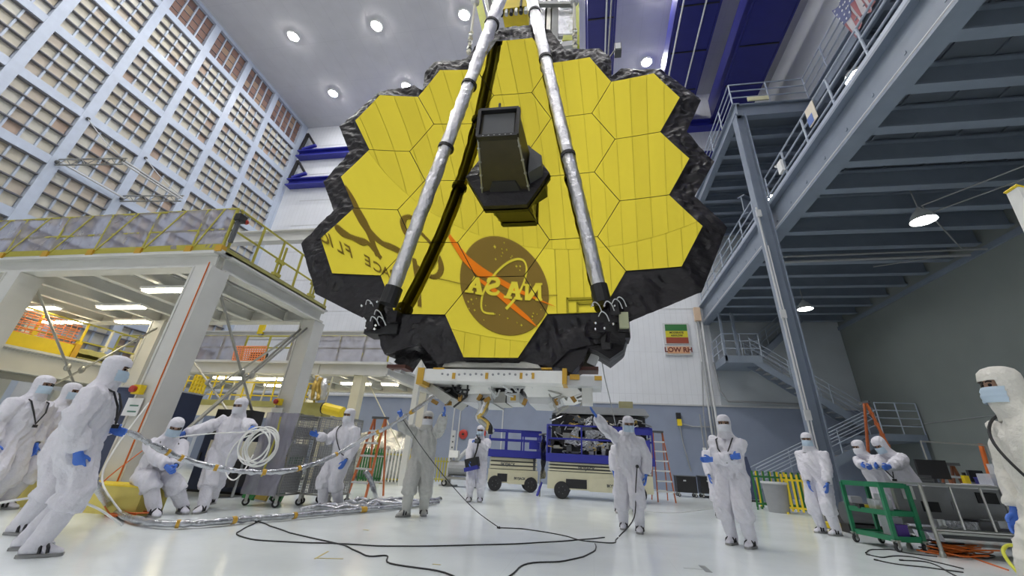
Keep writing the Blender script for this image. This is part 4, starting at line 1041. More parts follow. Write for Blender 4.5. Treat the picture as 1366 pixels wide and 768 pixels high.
# inner catwalk with yellow gates under the rear platform
ic = thing('inner_catwalk', 'white inner catwalk with crowded yellow railings under the rear platform', 'catwalk', (-13, 13, 0))
IY = 13.0
za = at_y(340, 549, IY).z
MB().box((-15.6, IY, za-.17), (-8.7, IY+.25, za+.17)).build('edge_beam', M_CREAM, ic)
MB().box((-15.6, IY, za+.17), (-8.7, IY+.9, za+.24)).build('deck_plate', M_OLIVE, ic)
for x in (-15.3, -12.0, -9.0): MB().box((x-.1, IY+.3, 0), (x+.1, IY+.5, za-.1)).build('column', M_CREAM, ic)
rnd = random.Random(5)
for k in range(16):
    x = -15.3+k*.42; h = rnd.uniform(.75, 1.05)
    MB().tube((x, IY+.1, za+.2), (x+rnd.uniform(-.06, .06), IY+.1, za+.2+h), .03, 6).build('post', M_YEL if k % 3 else M_CREAM, ic)
for z in (.55, 1.0): MB().tube((-15.4, IY+.1, za+z), (-9.0, IY+.1, za+z), .025, 6).build('rail', M_YEL, ic)
MB().box((-15.6, IY-.02, za+.17), (-8.7, IY+.02, za+.36)).build('toe_plate', M_OLIVE, ic)
yl = thing('yellow_ladder', 'yellow slatted ladder rack leaning beside the navy cabinet', 'ladder', at_y(262, 540, 10.6))
P = [at_y(x, y, 10.6) for x, y in ((262, 500), (278, 503), (262, 545), (244, 540))]
for k in range(5):
    a, b = P[0].lerp(P[1], k/4), P[3].lerp(P[2], k/4); a.y += .0; MB().bar(a, (b.x, b.y, 0), .05, .05, (0, 1, 0)).build('rail', M_YEL, yl)
for k in range(12):
    MB().bar(P[0].lerp(P[3], k/8), P[1].lerp(P[2], k/8), .03, .04).build('rung', M_YEL, yl)
def cabinet(lab, x0, x1, y0, y1, h, m):
    t = thing('cabinet', lab, 'cabinet', ((x0+x1)/2, y0, 0))
    MB().box((x0, y0, .05), (x1, y1, h)).build('case', m, t); MB().box((x0+.03, y0-.02, .1), (x1-.03, y0, h-.06)).build('door', m, t)
    MB().box((x0-.01, y0-.01, h), (x1+.01, y1, h+.03)).build('top_edge', M_LGREY, t); MB().box((x0+.08, y0-.05, h*.5), (x0+.11, y0-.02, h*.5+.15)).build('handle', M_DGREY, t); MB().box((x0+.02, y0+.02, 0), (x1-.02, y1-.02, .05)).build('plinth', M_BLK, t)
cabinet('tall navy cabinet left of the white corner column', -10.8, -9.45, 7.6, 8.3, 2.05, M_NAVYP)
cabinet('tall navy cabinet right of the white corner column', -9.35, -8.6, 7.55, 8.1, 1.98, M_NAVYP)
cabinet('low navy cabinet behind the person with the white coil', -9.3, -7.3, 9.2, 9.8, 1.35, M_NAVYP)
mn = thing('machine', 'black and cream machine on a stand behind the seated person', 'machine', (-8.2, 8.6, 0))
MB().box((-8.5, 8.5, 1.2), (-7.6, 8.9, 1.75)).build('monitor', M_BLK, mn); MB().box((-8.4, 8.5, .75), (-7.5, 9.0, 1.1)).build('case', M_CREAM, mn); MB().box((-8.3, 8.5, .2), (-7.6, 9.0, .7)).build('case', M_BLK, mn)
for x in (-8.3, -7.6): MB().tube((x, 8.7, 0), (x, 8.7, 1.2), .03, 6).build('leg', M_GREY, mn)
MB().cbox((-7.9, 8.45, .93), (.3, .05, .14)).build('panel', M_WHITE, mn)
gp_ = thing('crate', 'leaning green and ochre crate panels behind the coil of hose', 'crate', (-6.6, 8.6, 0))
for k, (x, m) in enumerate(((-7.05, M_DGREEN), (-6.75, mat('ochre', (.35, .25, .05))), (-6.42, M_DGREEN))):
    MB().bar((x, 8.5, .02), (x+.12, 8.75, 1.0), .26, .06, (0, 1, 0)).build('panel', m, gp_)
# yellow base block and control signs on the columns
yk = thing('base_block', 'worn yellow concrete guard block at the foot of the white corner column', 'guard block', (-7.6, 6.2, 0))
MB().box((-9.6, 5.85, 0), (-6.62, 6.28, .38)).build('block', M_YBAR, yk); MB().box((-9.6, 6.28, 0), (-8.15, 6.9, .36)).build('block', M_YBAR, yk); MB().box((-9.6, 5.84, .37), (-6.61, 6.27, .39)).build('cap_edge', M_YEL, yk)
for (x, y, lab, s) in ((-8.02, 6.26, 'red and yellow emergency stop with white notice on the near corner column', 1.0), (-8.05, 9.76, 'red and yellow emergency stop with white notice on the farther column', 1.0)):
    z = 1.75 if y < 8 else 2.0
    t = thing('stop_button', lab, 'emergency stop', (x, y, z))
    MB().box((x-.02, y-.1, z), (x+.14, y, z+.16)).build('box', M_YEL, t); MB().lathe([(.05, 0), (.06, .03), (.06, .06), (.03, .08)], (x+.04, y-.1, z+.08), 12, (0, -1, 0)).build('button', M_RED, t)
    MB().box((x-.12, y-.015, z-.36), (x+.2, y-.005, z-.06)).build('notice', M_SWHITE, t)
    for k in range(2): MB().box((x-.02, y-.02, z-.30+.1*k), (x+.16, y-.015, z-.275+.1*k)).build('text_line', mat('notice_green', (.1, .25, .18)), t)

# ================================================================ people in clean-room suits
WORKSHOP = bpy.data.scenes.new('workshop')          # an empty scene in which the surfaces are grown; removed at the end
GROW = bpy.data.objects.new('grown', bpy.data.meshes.new('grown')); WORKSHOP.collection.objects.link(GROW)
GROW_R = GROW.modifiers.new('r', 'REMESH'); GROW_R.mode = 'VOXEL'
GROW_S = GROW.modifiers.new('s', 'SMOOTH'); GROW_S.factor = .5
RAW = []
def remesh(mb, name, voxel, folds=0.0, seed=0.0, smooth=2, scale=(7, 7, 13)):
    me = mb.mesh(name+'_raw'); RAW.append(me)
    GROW.data = me; GROW_R.voxel_size = voxel; GROW_S.iterations = smooth
    vl = WORKSHOP.view_layers[0]; vl.update()
    out = bpy.data.meshes.new_from_object(GROW.evaluated_get(vl.depsgraph)); out.name = name
    if folds:
        P = [v.co.copy() for v in out.vertices]; NN = [v.normal.copy() for v in out.vertices]; flat = []
        for p, nn in zip(P, NN):
            q = V3((p.x*9.5+p.z*3.2+seed, p.y*9.5-p.z*2.6, p.z*2.6+p.x*2))
            n1 = noise.noise(q); n2 = noise.noise(V3((p.x*20+p.z*9, p.y*20-p.z*7, p.z*11+seed)))
            flat += tuple(p+nn*(folds*((1-abs(n1)*2.2)*.9+n2*.32)))
        out.vertices.foreach_set('co', flat)
    out.polygons.foreach_set('use_smooth', [True]*len(out.polygons)); out.update()
    return out
def ell(c, r, u, w, n=14):
    """ring of N points around C; radii R along the directions U and W"""
    return [c+u*(r[0]*math.cos(2*PI*k/n))+w*(r[1]*math.sin(2*PI*k/n)) for k in range(n)]
def limb(mb, pts, rad, n=12, sq=1.0):
    """tapering tube through joints"""
    P = [V3(p) for p in pts]; rings = []
    for i, p in enumerate(P):
        d = (P[min(i+1, len(P)-1)]-P[max(i-1, 0)]).normalized()
        a = d.cross(V3((0.31, 0.95, 0.05)));
        if a.length < .1: a = d.cross(V3((1, 0, 0)))
        a.normalize(); b = d.cross(a).normalized()
        rings.append(ell(p, (rad[i], rad[i]*sq), a, b, n))
    return mb.loft(rings)
HANDS = {}
def hand_mesh(kind, side):
    """a gloved hand: wrist at the origin, fingers along +z, palm facing +y, thumb on the -x side for side 1"""
    if (kind, side) in HANDS: return HANDS[(kind, side)]
    b = {'relaxed': (.25, .35, .3), 'grip': (1.0, 1.15, .9), 'flat': (.05, .06, .05), 'point': (1.1, 1.3, 1.0)}[kind]
    mb = MB()
    mb.loft([ell(V3((0, 0, z)), (w, t), V3((1, 0, 0)), V3((0, 1, 0)), 12) for z, w, t in ((-.075, .040, .036), (-.02, .033, .026), (.02, .037, .020), (.06, .043, .017), (.092, .041, .014))])
    for i, (x, L) in enumerate(((-.030, .073), (-.010, .082), (.011, .077), (.030, .060))):
        bb = b if not (kind == 'point' and i == 0) else (.05, .05, .05)
        p = V3((x, 0, .085)); a = 0; pts = [p-V3((0, 0, .02)), p]
        for s, t in zip((.42, .32, .26), bb):
            a += t; p = p+V3((x*.12, math.sin(a), math.cos(a)))*(L*s); pts.append(p)
        limb(mb, pts, [.0105, .0105, .0098, .0088, .0068], 8)
    th = .5 if kind in ('grip', 'point') else .15
    limb(mb, [(-.018, .002, .018), (-.044, .012, .042), (-.058, .022+.02*th, .068), (-.056, .03+.05*th, .092)], [.015, .0135, .0115, .0085], 8)
    if side < 0: mb.v = [V3((-p.x, p.y, p.z)) for p in mb.v]
    me = remesh(mb, 'glove', .0055, smooth=1)
    me.materials.append(M_GLOVE); HANDS[(kind, side)] = me
    return me
def ik(a, t, l1, l2, hint):
    d = t-a; L = min(d.length, (l1+l2)*.995); d.normalize(); t = a+d*L
    x = (l1*l1-l2*l2+L*L)/(2*L); h = math.sqrt(max(0, l1*l1-x*x))
    o = hint-d*hint.dot(d)
    o = o.normalized() if o.length > 1e-4 else V3((0, 0, -1))
    return a+d*x+o*h, t
def person(label, feet, face, hands=(None, None), kinds=('relaxed', 'relaxed'), lean=(0, 0), head=(0, 0), suit=None, skin=None, mask=None, seat=None, hips=None, size=1.0, lanyard=False, hints=(None, None), seed=0.0, toes=(None, None), strapm=None, shift=None):
    suit = suit or M_SUIT; skin = skin or M_SKIN; mask = mask or M_MASK
    fl, fr_ = V3(feet[0]), V3(feet[1])          # left and right foot on the floor
    base = (fl+fr_)/2; base.z = 0
    t = thing('person', label, 'person', base)
    f = V3((face[0], face[1], 0)).normalized(); r = V3((f.y, -f.x, 0)); u = V3((0, 0, 1)); k = size
    # joints
    hip = V3(hips) if hips else base+V3((0, 0, .93*k))
    if shift: hip += f*shift[0]+r*shift[1]
    tu = (u*math.cos(lean[0])+f*math.sin(lean[0])).normalized()
    tu = (tu*math.cos(lean[1])+r*math.sin(lean[1])).normalized()
    tr = (r-tu*r.dot(tu)).normalized(); tf = tu.cross(tr).normalized()
    def T(x, y, z): return hip+tr*(x*k)+tf*(y*k)+tu*(z*k)
    body = MB()
    rows = [(-.16, .12, .12, 0), (-.06, .195, .15, -.01), (.03, .215, .158, -.01), (.15, .212, .155, 0), (.28, .215, .152, .005), (.40, .215, .145, .0), (.47, .20, .122, -.01), (.53, .135, .098, -.015), (.60, .075, .078, 0), (.64, .068, .074, .01)]
    body.loft([ell(T(0, y, z), (a*k, b*k), tr, tf, 20) for z, a, b, y in rows])
    legs = []
    for s, foot, toe in ((-1, fl, toes[0]), (1, fr_, toes[1])):
        h = T(.095*s, 0, -.03); ank = V3((foot.x, foot.y, foot.z+.095))
        kn, ank2 = ik(h, ank, .44*k, .43*k, f+r*(.12*s))
        ank = ank2 if (ank2-ank).length > .02 and not seat else ank
        legs.append((kn, ank, foot))
        m1, m2 = h.lerp(kn, .5), kn.lerp(ank, .22)
        limb(body, [h+tu*.06*k, h, m1, kn, m2, kn.lerp(ank, .34)], [.10*k, .142*k, .128*k, .115*k, .122*k, .126*k], 14)
    arms = []
    for s, tgt, hint in ((-1, hands[0], hints[0]), (1, hands[1], hints[1])):
        sh = T(.20*s, -.01, .465)
        if isinstance(tgt, tuple): tgt = T(*tgt)
        if tgt is None: tgt = sh+V3((0, 0, -.53*k))+r*(.07*s)+f*.10
        hn = V3(hint) if hint else (-f*.6+r*(.7*s)-u*.5)
        if hint is not None and len(hint) == 4: hn = r*(hint[0]*s)+f*hint[1]+u*hint[2]
        el, wr = ik(sh, V3(tgt), .30*k, .27*k, hn)
        arms.append((sh, el, wr, s))
        limb(body, [T(.07*s, -.01, .42), T(.145*s, -.01, .455), sh, sh.lerp(el, .5), el, el.lerp(wr, .5), wr.lerp(el, .05)], [.08*k, .092*k, .098*k, .096*k, .088*k, .080*k, .064*k], 12)
    me = remesh(body, 'coverall', .015, .027, seed)
    me.transform(WM[t.name].inverted()); co = link('coverall', me, suit, t)
    # zip flap down the front
    z = [T(0, .146 if i < 4 else .128, -.08+.1*i) for i in range(6)]
    # boots: shaft, shoe, sole, strap
    for (kn, ank, foot), toe in zip(legs, toes):
        td = V3((toe[0], toe[1], 0)).normalized() if toe else f
        sd = V3((td.y, -td.x, 0)); lift = ank.z-.095
        bm_ = MB(); limb(bm_, [kn.lerp(ank, .26), kn.lerp(ank, .5), kn.lerp(ank, .8), ank+u*.01, ank-u*.05], [.098, .094, .088, .080, .075], 14)
        g = V3((ank.x, ank.y, lift))
        bm_.loft([ell(g+td*y+u*zz, (w, hh), sd, u, 12) for y, zz, w, hh in ((-.095, .055, .030, .035), (-.06, .065, .050, .050), (.0, .075, .054, .060), (.07, .062, .055, .047), (.13, .048, .056, .034), (.18, .040, .045, .026), (.205, .036, .025, .018))])
        me = remesh(bm_, 'boot', .014, .006, seed+3, 1); me.transform(WM[t.name].inverted()); bt = link('boot', me, suit, t)
        so = MB(); out = [(-.10, .030), (-.085, .046), (-.02, .056), (.06, .058), (.13, .060), (.185, .048), (.212, .022)]
        poly = [g+td*y+sd*w for y, w in out]+[g+td*y-sd*w for y, w in reversed(out)]
        so.slab([p+u*.002 for p in poly], u*.026).build('sole', M_SOLE, bt)
        sp = MB()
        for a, b in (((.055, .112), (-.015, .095)), ((.11, .083), (.06, .10))):
            sp.path([g+td*a[0]+sd*.064+u*.035, g+td*(a[0]*.8+b[0]*.2)+sd*.056+u*a[1]*.92, g+td*b[0]+u*(b[1]+.040 if b[0] < 0 else b[1]+.020), g+td*(a[0]*.8+b[0]*.2)-sd*.056+u*a[1]*.92, g+td*a[0]-sd*.064+u*.035], .014, 6)
        sp.build('strap', M_BLK, bt)
    # gloves
    for (sh, el, wr, s), kind in zip(arms, kinds):
        d = (wr-el).normalized(); pal = (-r*s) if abs(d.dot(r)) < .8 else f
        if kind in ('grip', 'point'): pal = pal if d.z < -.3 else -u
        pal = (pal-d*pal.dot(d)); pal = pal.normalized() if pal.length > .05 else d.cross(u).normalized()
        xx = pal.cross(d).normalized()
        side = 1 if (xx*-1).dot(f+u*.5) > 0 else -1
        M = mat4(wr+d*.03, xx, pal, d)
        o = link('glove', hand_mesh(kind, side), None, t); o.matrix_local = WM[t.name].inverted() @ M @ Matrix.Scale(1.08*k, 4)
    # head, hood, mask
    yaw, pit = head
    hf = (f*math.cos(yaw)+r*math.sin(yaw)); hf = (hf*math.cos(pit)+u*math.sin(pit)).normalized()
    hr = hf.cross(u).normalized(); hu = hr.cross(hf).normalized()
    hc = T(0, .02, .735)
    def H(x, y, zz): return hc+hr*(x*k)+hf*(y*k)+hu*(zz*k)
    hd = MB(); hd.loft([ell(H(0, y, zz), (a*k, b*k), hr, hf, 16) for zz, a, b, y in ((-.16, .05, .05, -.02), (-.125, .045, .055, .03), (-.09, .06, .078, .018), (-.04, .070, .090, .01), (.0, .074, .094, .005), (.05, .077, .096, 0), (.09, .066, .082, 0), (.12, .03, .04, 0))])
    hd.loft([ell(H(0, y, zz), (a, b), hr, hf, 8) for zz, a, b, y in ((-.045, .016, .014, .105), (-.02, .012, .012, .104), (.012, .008, .008, .094))])
    he = hd.build('head', skin, t, smooth=True)
    for s in (-1, 1):
        MB().ball(H(.031*s, .087, .012), .0125*k, 8, 6).build('eye', M_EYE, he, smooth=True)
        MB().path([H(.013*s, .098, .036), H(.032*s, .097, .040), H(.052*s, .084, .034)], .005, 5).build('eyebrow', M_EYE, he)
    hrows = [(.158, .012, .012, -.01), (.152, .045, .055, -.008), (.135, .074, .092, -.005), (.105, .096, .116, 0), (.07, .104, .122, 0), (.042, .106, .122, .002), (.0, .104, .117, 0), (-.03, .102, .112, 0), (-.07, .100, .108, 0), (-.11, .104, .108, -.004), (-.145, .116, .112, -.014), (-.18, .140, .118, -.02), (-.225, .178, .125, -.025)]
    n = 36; hv, hfc = [], []
    for j, (zz, a, b, y) in enumerate(hrows):
        for i in range(n):
            th = 2*PI*i/n
            w = 1+.045*noise.noise(V3((math.cos(th)*2.2+seed, math.sin(th)*2.2, zz*16)))
            cc = H(a*math.cos(th)*w, b*math.sin(th)*w+y, zz)
            if zz < -.14: cc = cc.lerp(T(a*math.cos(th)*w, b*math.sin(th)*w+y, .735+zz), min(1, (-.14-zz)/.06))
            hv.append(cc)
    for j in range(len(hrows)-1):
        for i in range(n):
            th = math.degrees(2*PI*(i+.5)/n)
            if 35 < th < 145 and hrows[j][0] < .05 and hrows[j+1][0] > -.04: continue
            hfc.append((j*n+i, j*n+(i+1) % n, (j+1)*n+(i+1) % n, (j+1)*n+i))
    hfc.append(tuple(range(n)))
    MB().add(hv, hfc).build('hood', suit, t, smooth=True)
    mk = MB()
    def mfn(a, b):
        th = math.radians(25+130*a); zz = -.115+.112*b; bl = math.sin(PI*a)*math.sin(PI*min(1, b*.75+.2))
        return H((.108+.006*bl)*math.cos(th), (.120+.018*bl)*math.sin(th)+.004*math.sin(b*18), zz)
    mk.sheet(mfn, 14, 8); mk.build('face_mask', mask, t, smooth=True)
    if lanyard:
        P = [T(-.10, -.05, .565), T(-.125, .115, .50), T(-.085, .185, .36), T(-.01, .205, .20), T(.085, .185, .36), T(.125, .115, .50), T(.10, -.05, .565), T(0, -.10, .585)]
        MB().path(P, .011, 6, closed=True).build('lanyard', M_BLK, t)
        MB().cbox(T(-.01, .21, .17), (.07, .02, .04)).build('badge', M_BLK, t)
    if strapm == 'diagonal':
        P = [T(.12, -.06, .60), T(.13, .09, .53), T(.07, .185, .40), T(-.06, .21, .22), T(-.19, .15, .02), T(-.25, -.02, -.02)]
        MB().path(spline(P, 4), .010, 6).build('shoulder_strap', M_BLK, t)
    # dark wrist bands between sleeve and glove
    for sh, el, wr, s in arms:
        d = (wr-el).normalized(); MB().tube(wr-d*.045, wr-d*.005, .047*k, 10).build('wrist_band', M_DGREY, t)
    return t
W = lambda x, y, Y: at_y(x, y, Y)
# the group on the left
person('tall person in white coverall nearest at left, side on, holding the silver hose', ((-5.48, 3.88, 0), (-5.10, 3.70, 0)), (.74, .66), (W(149, 573, 4.0), None), ('flat', 'relaxed'), lean=(-.03, 0), lanyard=True, seed=1, head=(0, 0), size=1.03)
person('person in white coverall at the left edge with a black neck strap, looking right', ((-8.65, 5.4, 0), (-8.35, 5.0, 0)), (1, .2), (None, None), lanyard=True, seed=2, size=1.03)
person('person in white coverall half hidden between the two at the left edge', ((-8.9, 5.95, 0), (-8.65, 5.6, 0)), (1, .3), skin=M_SKIN2, seed=3, size=1.02)
person('person almost hidden behind the tall one at left', ((-6.62, 4.68, 0), (-6.36, 4.36, 0)), (.9, .3), (W(146, 573, 4.3), W(126, 603, 4.35)), ('flat', 'grip'), seed=4, size=.94, lean=(.08, 0))
person('seated person in white coverall on the yellow block, hands in lap', (V3((-6.42, 6.42, 0)), V3((-6.44, 5.98, 0))), (.9, -.42), (W(232, 628, 5.95), W(228, 632, 5.9)), ('relaxed', 'relaxed'), lean=(.22, 0), seat=True, hips=(-6.95, 6.18, .52), lanyard=True, seed=5, head=(.1, -.35))
person('person in white coverall holding a coil of white hose in an outstretched hand', ((-6.62, 7.15, .06), (-6.25, 6.62, 0)), (.35, -1), (W(345, 576, 6.25), W(229, 583, 6.2)), ('grip', 'grip'), seed=6, lean=(.0, -.04), hints=((0, .2, -1), (0, .2, -1)), head=(.25, -.15), mask=M_MASKW, hips=(-6.42, 6.85, .93))
person('person in white coverall with a diagonal black strap beside the wire cart', ((-4.82, 8.2, 0), (-5.06, 8.05, 0)), (-.35, -1), (None, W(424, 581, 7.75)), ('relaxed', 'flat'), seed=7, strapm='diagonal', head=(-.2, 0), skin=M_SKIN2, mask=M_MASKW, hints=(None, (0, .2, -1)))
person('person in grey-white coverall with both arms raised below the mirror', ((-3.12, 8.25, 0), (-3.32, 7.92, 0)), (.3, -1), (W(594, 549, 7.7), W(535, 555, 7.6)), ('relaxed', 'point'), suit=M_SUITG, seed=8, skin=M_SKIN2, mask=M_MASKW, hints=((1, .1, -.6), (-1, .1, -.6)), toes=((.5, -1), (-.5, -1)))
person('small distant person in white coverall holding a camera to the face', ((-2.84, 11.4, 0), (-3.10, 11.3, 0)), (.15, -1), (W(637, 590, 11.05), W(626, 614, 11.0)), ('grip', 'relaxed'), seed=9, mask=M_MASK, skin=M_SKIN2, hints=((1, 0, -.6), (-.7, 0, -.6)))
person('person in white coverall waving one raised hand right of the big lift', ((.78, 8.15, 0), (.54, 8.5, 0)), (-.15, -1), (None, W(791, 550, 8.1)), ('relaxed', 'flat'), seed=10, lean=(.0, -.06), head=(-.25, -.15), hints=(None, (-1, .1, -.8)), size=1.03)
person('person hidden behind the waving one, only the white shoes showing', ((1.0, 11.3, 0), (.58, 11.1, 0)), (0, -1), seed=11)
person('person in white coverall standing with folded arms right of centre', ((2.32, 7.5, 0), (2.12, 7.72, 0)), (-.75, -1), ((.16, .22, .20), (-.13, .24, .24)), ('relaxed', 'relaxed'), seed=12, lanyard=True, mask=M_MASKW, head=(-.35, 0), hints=((1, .1, -.7, 0), (1, -.1, -.7, 0)), lean=(-.03, 0), size=1.03)
person('person hidden behind the one with folded arms, blue gloves at each side', ((3.2, 11.7, 0), (2.95, 11.6, 0)), (-.2, -1), (W(996, 634, 11.45), W(946, 636, 11.45)), seed=13)
person('person in white coverall with hanging blue gloves before the steel column', ((4.56, 9.72, 0), (4.44, 10.0, 0)), (-.75, -.75), (W(1104, 648, 9.5), W(1079, 647, 9.75)), seed=14, lean=(.04, 0), head=(-.2, 0), toes=((-.95, -.5), (-.95, -.5)))
person('person in white coverall leaning forward over the green cart', ((5.9, 9.2, 0), (5.95, 9.65, 0)), (-1, -.25), (W(1176, 629, 8.55), W(1163, 629, 8.75)), ('relaxed', 'relaxed'), seed=15, lean=(.42, 0), head=(0, -.5), lanyard=True, hips=(5.8, 9.35, .93), hints=((.2, -.3, -1), (.2, .3, -1)))
person('person in white coverall bent behind the one leaning on the green cart', ((6.2, 10.5, 0), (6.1, 10.8, 0)), (-1, -.3), (W(1158, 629, 9.6), W(1154, 627, 9.8)), ('relaxed', 'relaxed'), seed=16, lean=(.35, 0), head=(0, -.15), hips=(6.05, 10.6, .92), mask=M_MASKW)
person('large person in cream coverall cut off by the right edge of the photo', ((3.1, 3.35, 0), (3.05, 3.7, 0)), (-1, .15), (None, None), suit=M_SUITC, seed=17, strapm='diagonal', head=(0, .05), size=1.0, lean=(.04, 0))

# ================================================================ carts, lifts and loose gear on the floor
def caster(name, x, y, r, m, parent, top=.14, rz=0.0):
    t = MB(); d = V3((math.cos(rz), math.sin(rz), 0)); s = V3((-d.y, d.x, 0)); c = V3((x, y, r))
    t.lathe([(r*.5, -.022), (r*.92, -.02), (r, -.008), (r, .008), (r*.92, .02), (r*.5, .022)], c, 16, s)
    o = t.build('caster', M_RUB, parent)
    MB().lathe([(r*.5, -.026), (r*.5, .026)], c, 12, s).build('hub', M_LGREY, o)
    MB().bar(c+s*.035, c+s*.035+V3((0, 0, top-r)), .05, .008, s).bar(c-s*.035, c-s*.035+V3((0, 0, top-r)), .05, .008, s).cbox(c+V3((0, 0, top-r)), (.09, .09, .015)).build('fork', M_GALV, o)
def wire_cart(lab, x0, x1, y0, y1, z1, drape, rz=0.0):
    t = thing('wire_cart', lab, 'cart', ((x0+x1)/2, y0, 0), 0, 'wire mesh carts on casters')
    z0 = .2
    for x in (x0, x1):
        for y in (y0, y1):
            MB().tube((x, y, z0), (x, y, z1), .016, 8).build('post', M_GALV, t); caster('caster', x, y, .065, M_RUB, t, .2, .6)
    for z in (z0, z1):
        MB().bar((x0, y0, z), (x1, y0, z), .03, .03).bar((x0, y1, z), (x1, y1, z), .03, .03).bar((x0, y0, z), (x0, y1, z), .03, .03).bar((x1, y0, z), (x1, y1, z), .03, .03).build('frame', M_GALV, t)
    for n, (a, b, c, d) in (('front_mesh', ((x0, y0), (x1, y0), 0, 0)), ('side_mesh', ((x1, y0), (x1, y1), 0, 0)), ('side_mesh', ((x0, y0), (x0, y1), 0, 0)), ('back_mesh', ((x0, y1), (x1, y1), 0, 0))):
        mb = MB(); L = math.hypot(b[0]-a[0], b[1]-a[1]); k = max(2, int(L/.05))
        for i in range(1, k):
            u = i/k; p = (a[0]+(b[0]-a[0])*u, a[1]+(b[1]-a[1])*u); mb.bar((p[0], p[1], z0), (p[0], p[1], z1), .009, .009)
        for i in range(1, 30):
            z = z0+(z1-z0)*i/30; mb.bar((a[0], a[1], z), (b[0], b[1], z), .008, .008)
        mb.build(n, M_MESHG, t, kind='stuff')
    for z in (.45, .85, 1.2):
        MB().box((x0+.02, y0+.02, z), (x1-.02, y1-.02, z+.015)).build('shelf', M_GREY, t)
    for i, (z, w) in enumerate(((.21, .3), (.47, .24), (.87, .22), (1.22, .2))):
        MB().box((x0+.08, y0+.1, z+.01), (x1-.1, y1-.08, z+w)).build('carton', (M_GREY, M_GREY, M_LGREY, M_GREY)[i], t)
    if drape:
        def dr(u, v):
            a = V3((x0-.05+(x1-x0+.1)*u, y0-.05, 0)); w = .05*noise.noise(V3((u*6, v*3, 1)))+.03*noise.noise(V3((u*15+v*6, v*5, 2)))
            return V3((a.x, a.y-.03+w-.06*(1-v), z0+.0+(z1-z0+.03)*v))
        MB().sheet(dr, 26, 26).build('plastic_drape', M_POLY, t, smooth=True)
        def dt(u, v): return V3((x0-.05+(x1-x0+.1)*u, y0-.06+(y1-y0+.1)*v, z1+.03+.03*noise.noise(V3((u*7, v*7, 0)))))
        MB().sheet(dt, 10, 10).build('plastic_drape', M_POLY, t, smooth=True)
        MB().path([(x0+.3, y0-.1, z1-.05), (x0+.34, y0-.12, z1-.4), (x0+.28, y0-.13, .5)], .02, 5).build('tape_strip', M_YRAIL, t)
    return t
wire_cart('plastic-draped wire mesh cart on casters beside the white hose coil', -6.45, -5.82, 7.75, 8.5, 1.62, True)
wire_cart('bare wire mesh cart on casters behind the man with the diagonal strap', -5.74, -5.1, 8.3, 8.95, 1.64, False)

# hoses
def hose(name, lab, cat, px, r, m, wr=.2, n=8, bands=()):
    P = spline(px, 8); t = thing(name, lab, cat, P[0])
    rr = [r*(1+wr*noise.noise(V3((i*.9, r*50, 0)))) for i in range(len(P))]
    P = [p+V3((noise.noise(p*4), noise.noise(p*4+V3((7, 0, 0))), 0))*r*.3 for p in P]
    MB().path(P, rr, n).build('tube', m, t, smooth=True)
    for b in bands:
        i = int(b*(len(P)-2)); MB().tube(P[i], P[i].lerp(P[i+1], .8), r*1.18, 8).build('tape_band', M_KAPT, t)
    return t
hose('foil_hose', 'silver foil hose held up from the left person across to the telescope', 'hose', [W(150, 573, 4.05), W(175, 578, 4.3), W(205, 594, 4.7), W(240, 610, 5.0), W(280, 622, 5.3), W(330, 629, 5.6), W(380, 628, 6.0), W(420, 618, 6.5), W(450, 605, 7.2), W(485, 585, 7.4), W(520, 568, 7.4), W(548, 550, 7.2), W(580, 528, 6.5), W(602, 513, 5.9)], .034, M_FOIL2, .55, 10, (.2, .24, .33, .42, .5, .62, .74, .86))
hose('foil_hose', 'silver foil hose drooping from the left group and lying along the floor', 'hose', [W(127, 600, 4.3), W(121, 622, 4.3), W(128, 648, 4.4), at_z(147, 676, .07), at_z(172, 690, .06), at_z(215, 698, .06), at_z(270, 697, .06), at_z(330, 692, .06), at_z(385, 688, .06), at_z(430, 684, .06), at_z(500, 678, .06), at_z(585, 670, .06)], .042, M_FOIL2, .5, 10, (.1, .5, .62, .75, .9))
t = thing('foil_pile', 'heap of crumpled silver foil tubing on the floor behind the wire cart man', 'foil', at_z(500, 672))
rnd = random.Random(4)
for k in range(9):
    x0, y0 = 405+k*13, 684-k*1.7+rnd.uniform(-3, 3)
    P = spline([at_z(x0, y0, .05), at_z(x0+22, y0-6, .10), at_z(x0+50, y0-2, .06), at_z(x0+75, y0-5, .05)], 6)
    P = [p+V3((noise.noise(p*5+V3((k, 0, 0)))*.12, noise.noise(p*4+V3((0, k, 0)))*.15, abs(noise.noise(p*6))*.08)) for p in P]
    MB().path(P, [.045+.02*noise.noise(p*7) for p in P], 7).build('tube', M_FOIL2, t, smooth=True)
hose('foil_tube', 'silver foil tube falling from the cart man behind his leg to the floor', 'hose', [W(487, 628, 8.5), W(494, 640, 8.6), W(499, 655, 8.8), at_z(503, 668, .05)], .05, M_FOIL2)
t = thing('hose_coil', 'large coil of white hose hanging from an outstretched gloved hand', 'hose', W(345, 590, 6.3))
cc = W(345, 594, 6.25)
for k in range(6):
    R_ = .26+.03*rnd.random(); ox, oz = rnd.uniform(-.07, .07), rnd.uniform(-.05, .03); tl = rnd.uniform(-.35, .35)
    P = [cc+V3((ox+R_*math.cos(a)*1.02, .10*(k-2.5)/2.5+R_*math.sin(a)*tl*.4, oz+R_*math.sin(a)*.95)) for a in [2*PI*i/36 for i in range(36)]]
    MB().path(P, .012, 6, closed=True).build('loop', M_WHITE, t, smooth=True)
P = spline([W(343, 577, 6.2), W(318, 588, 6.2), W(303, 612, 6.2), W(302, 632, 6.2), W(312, 640, 6.2), W(325, 628, 6.2), W(338, 606, 6.2)], 6); MB().path(P, .010, 6).build('loop', M_WHITE, t, smooth=True)
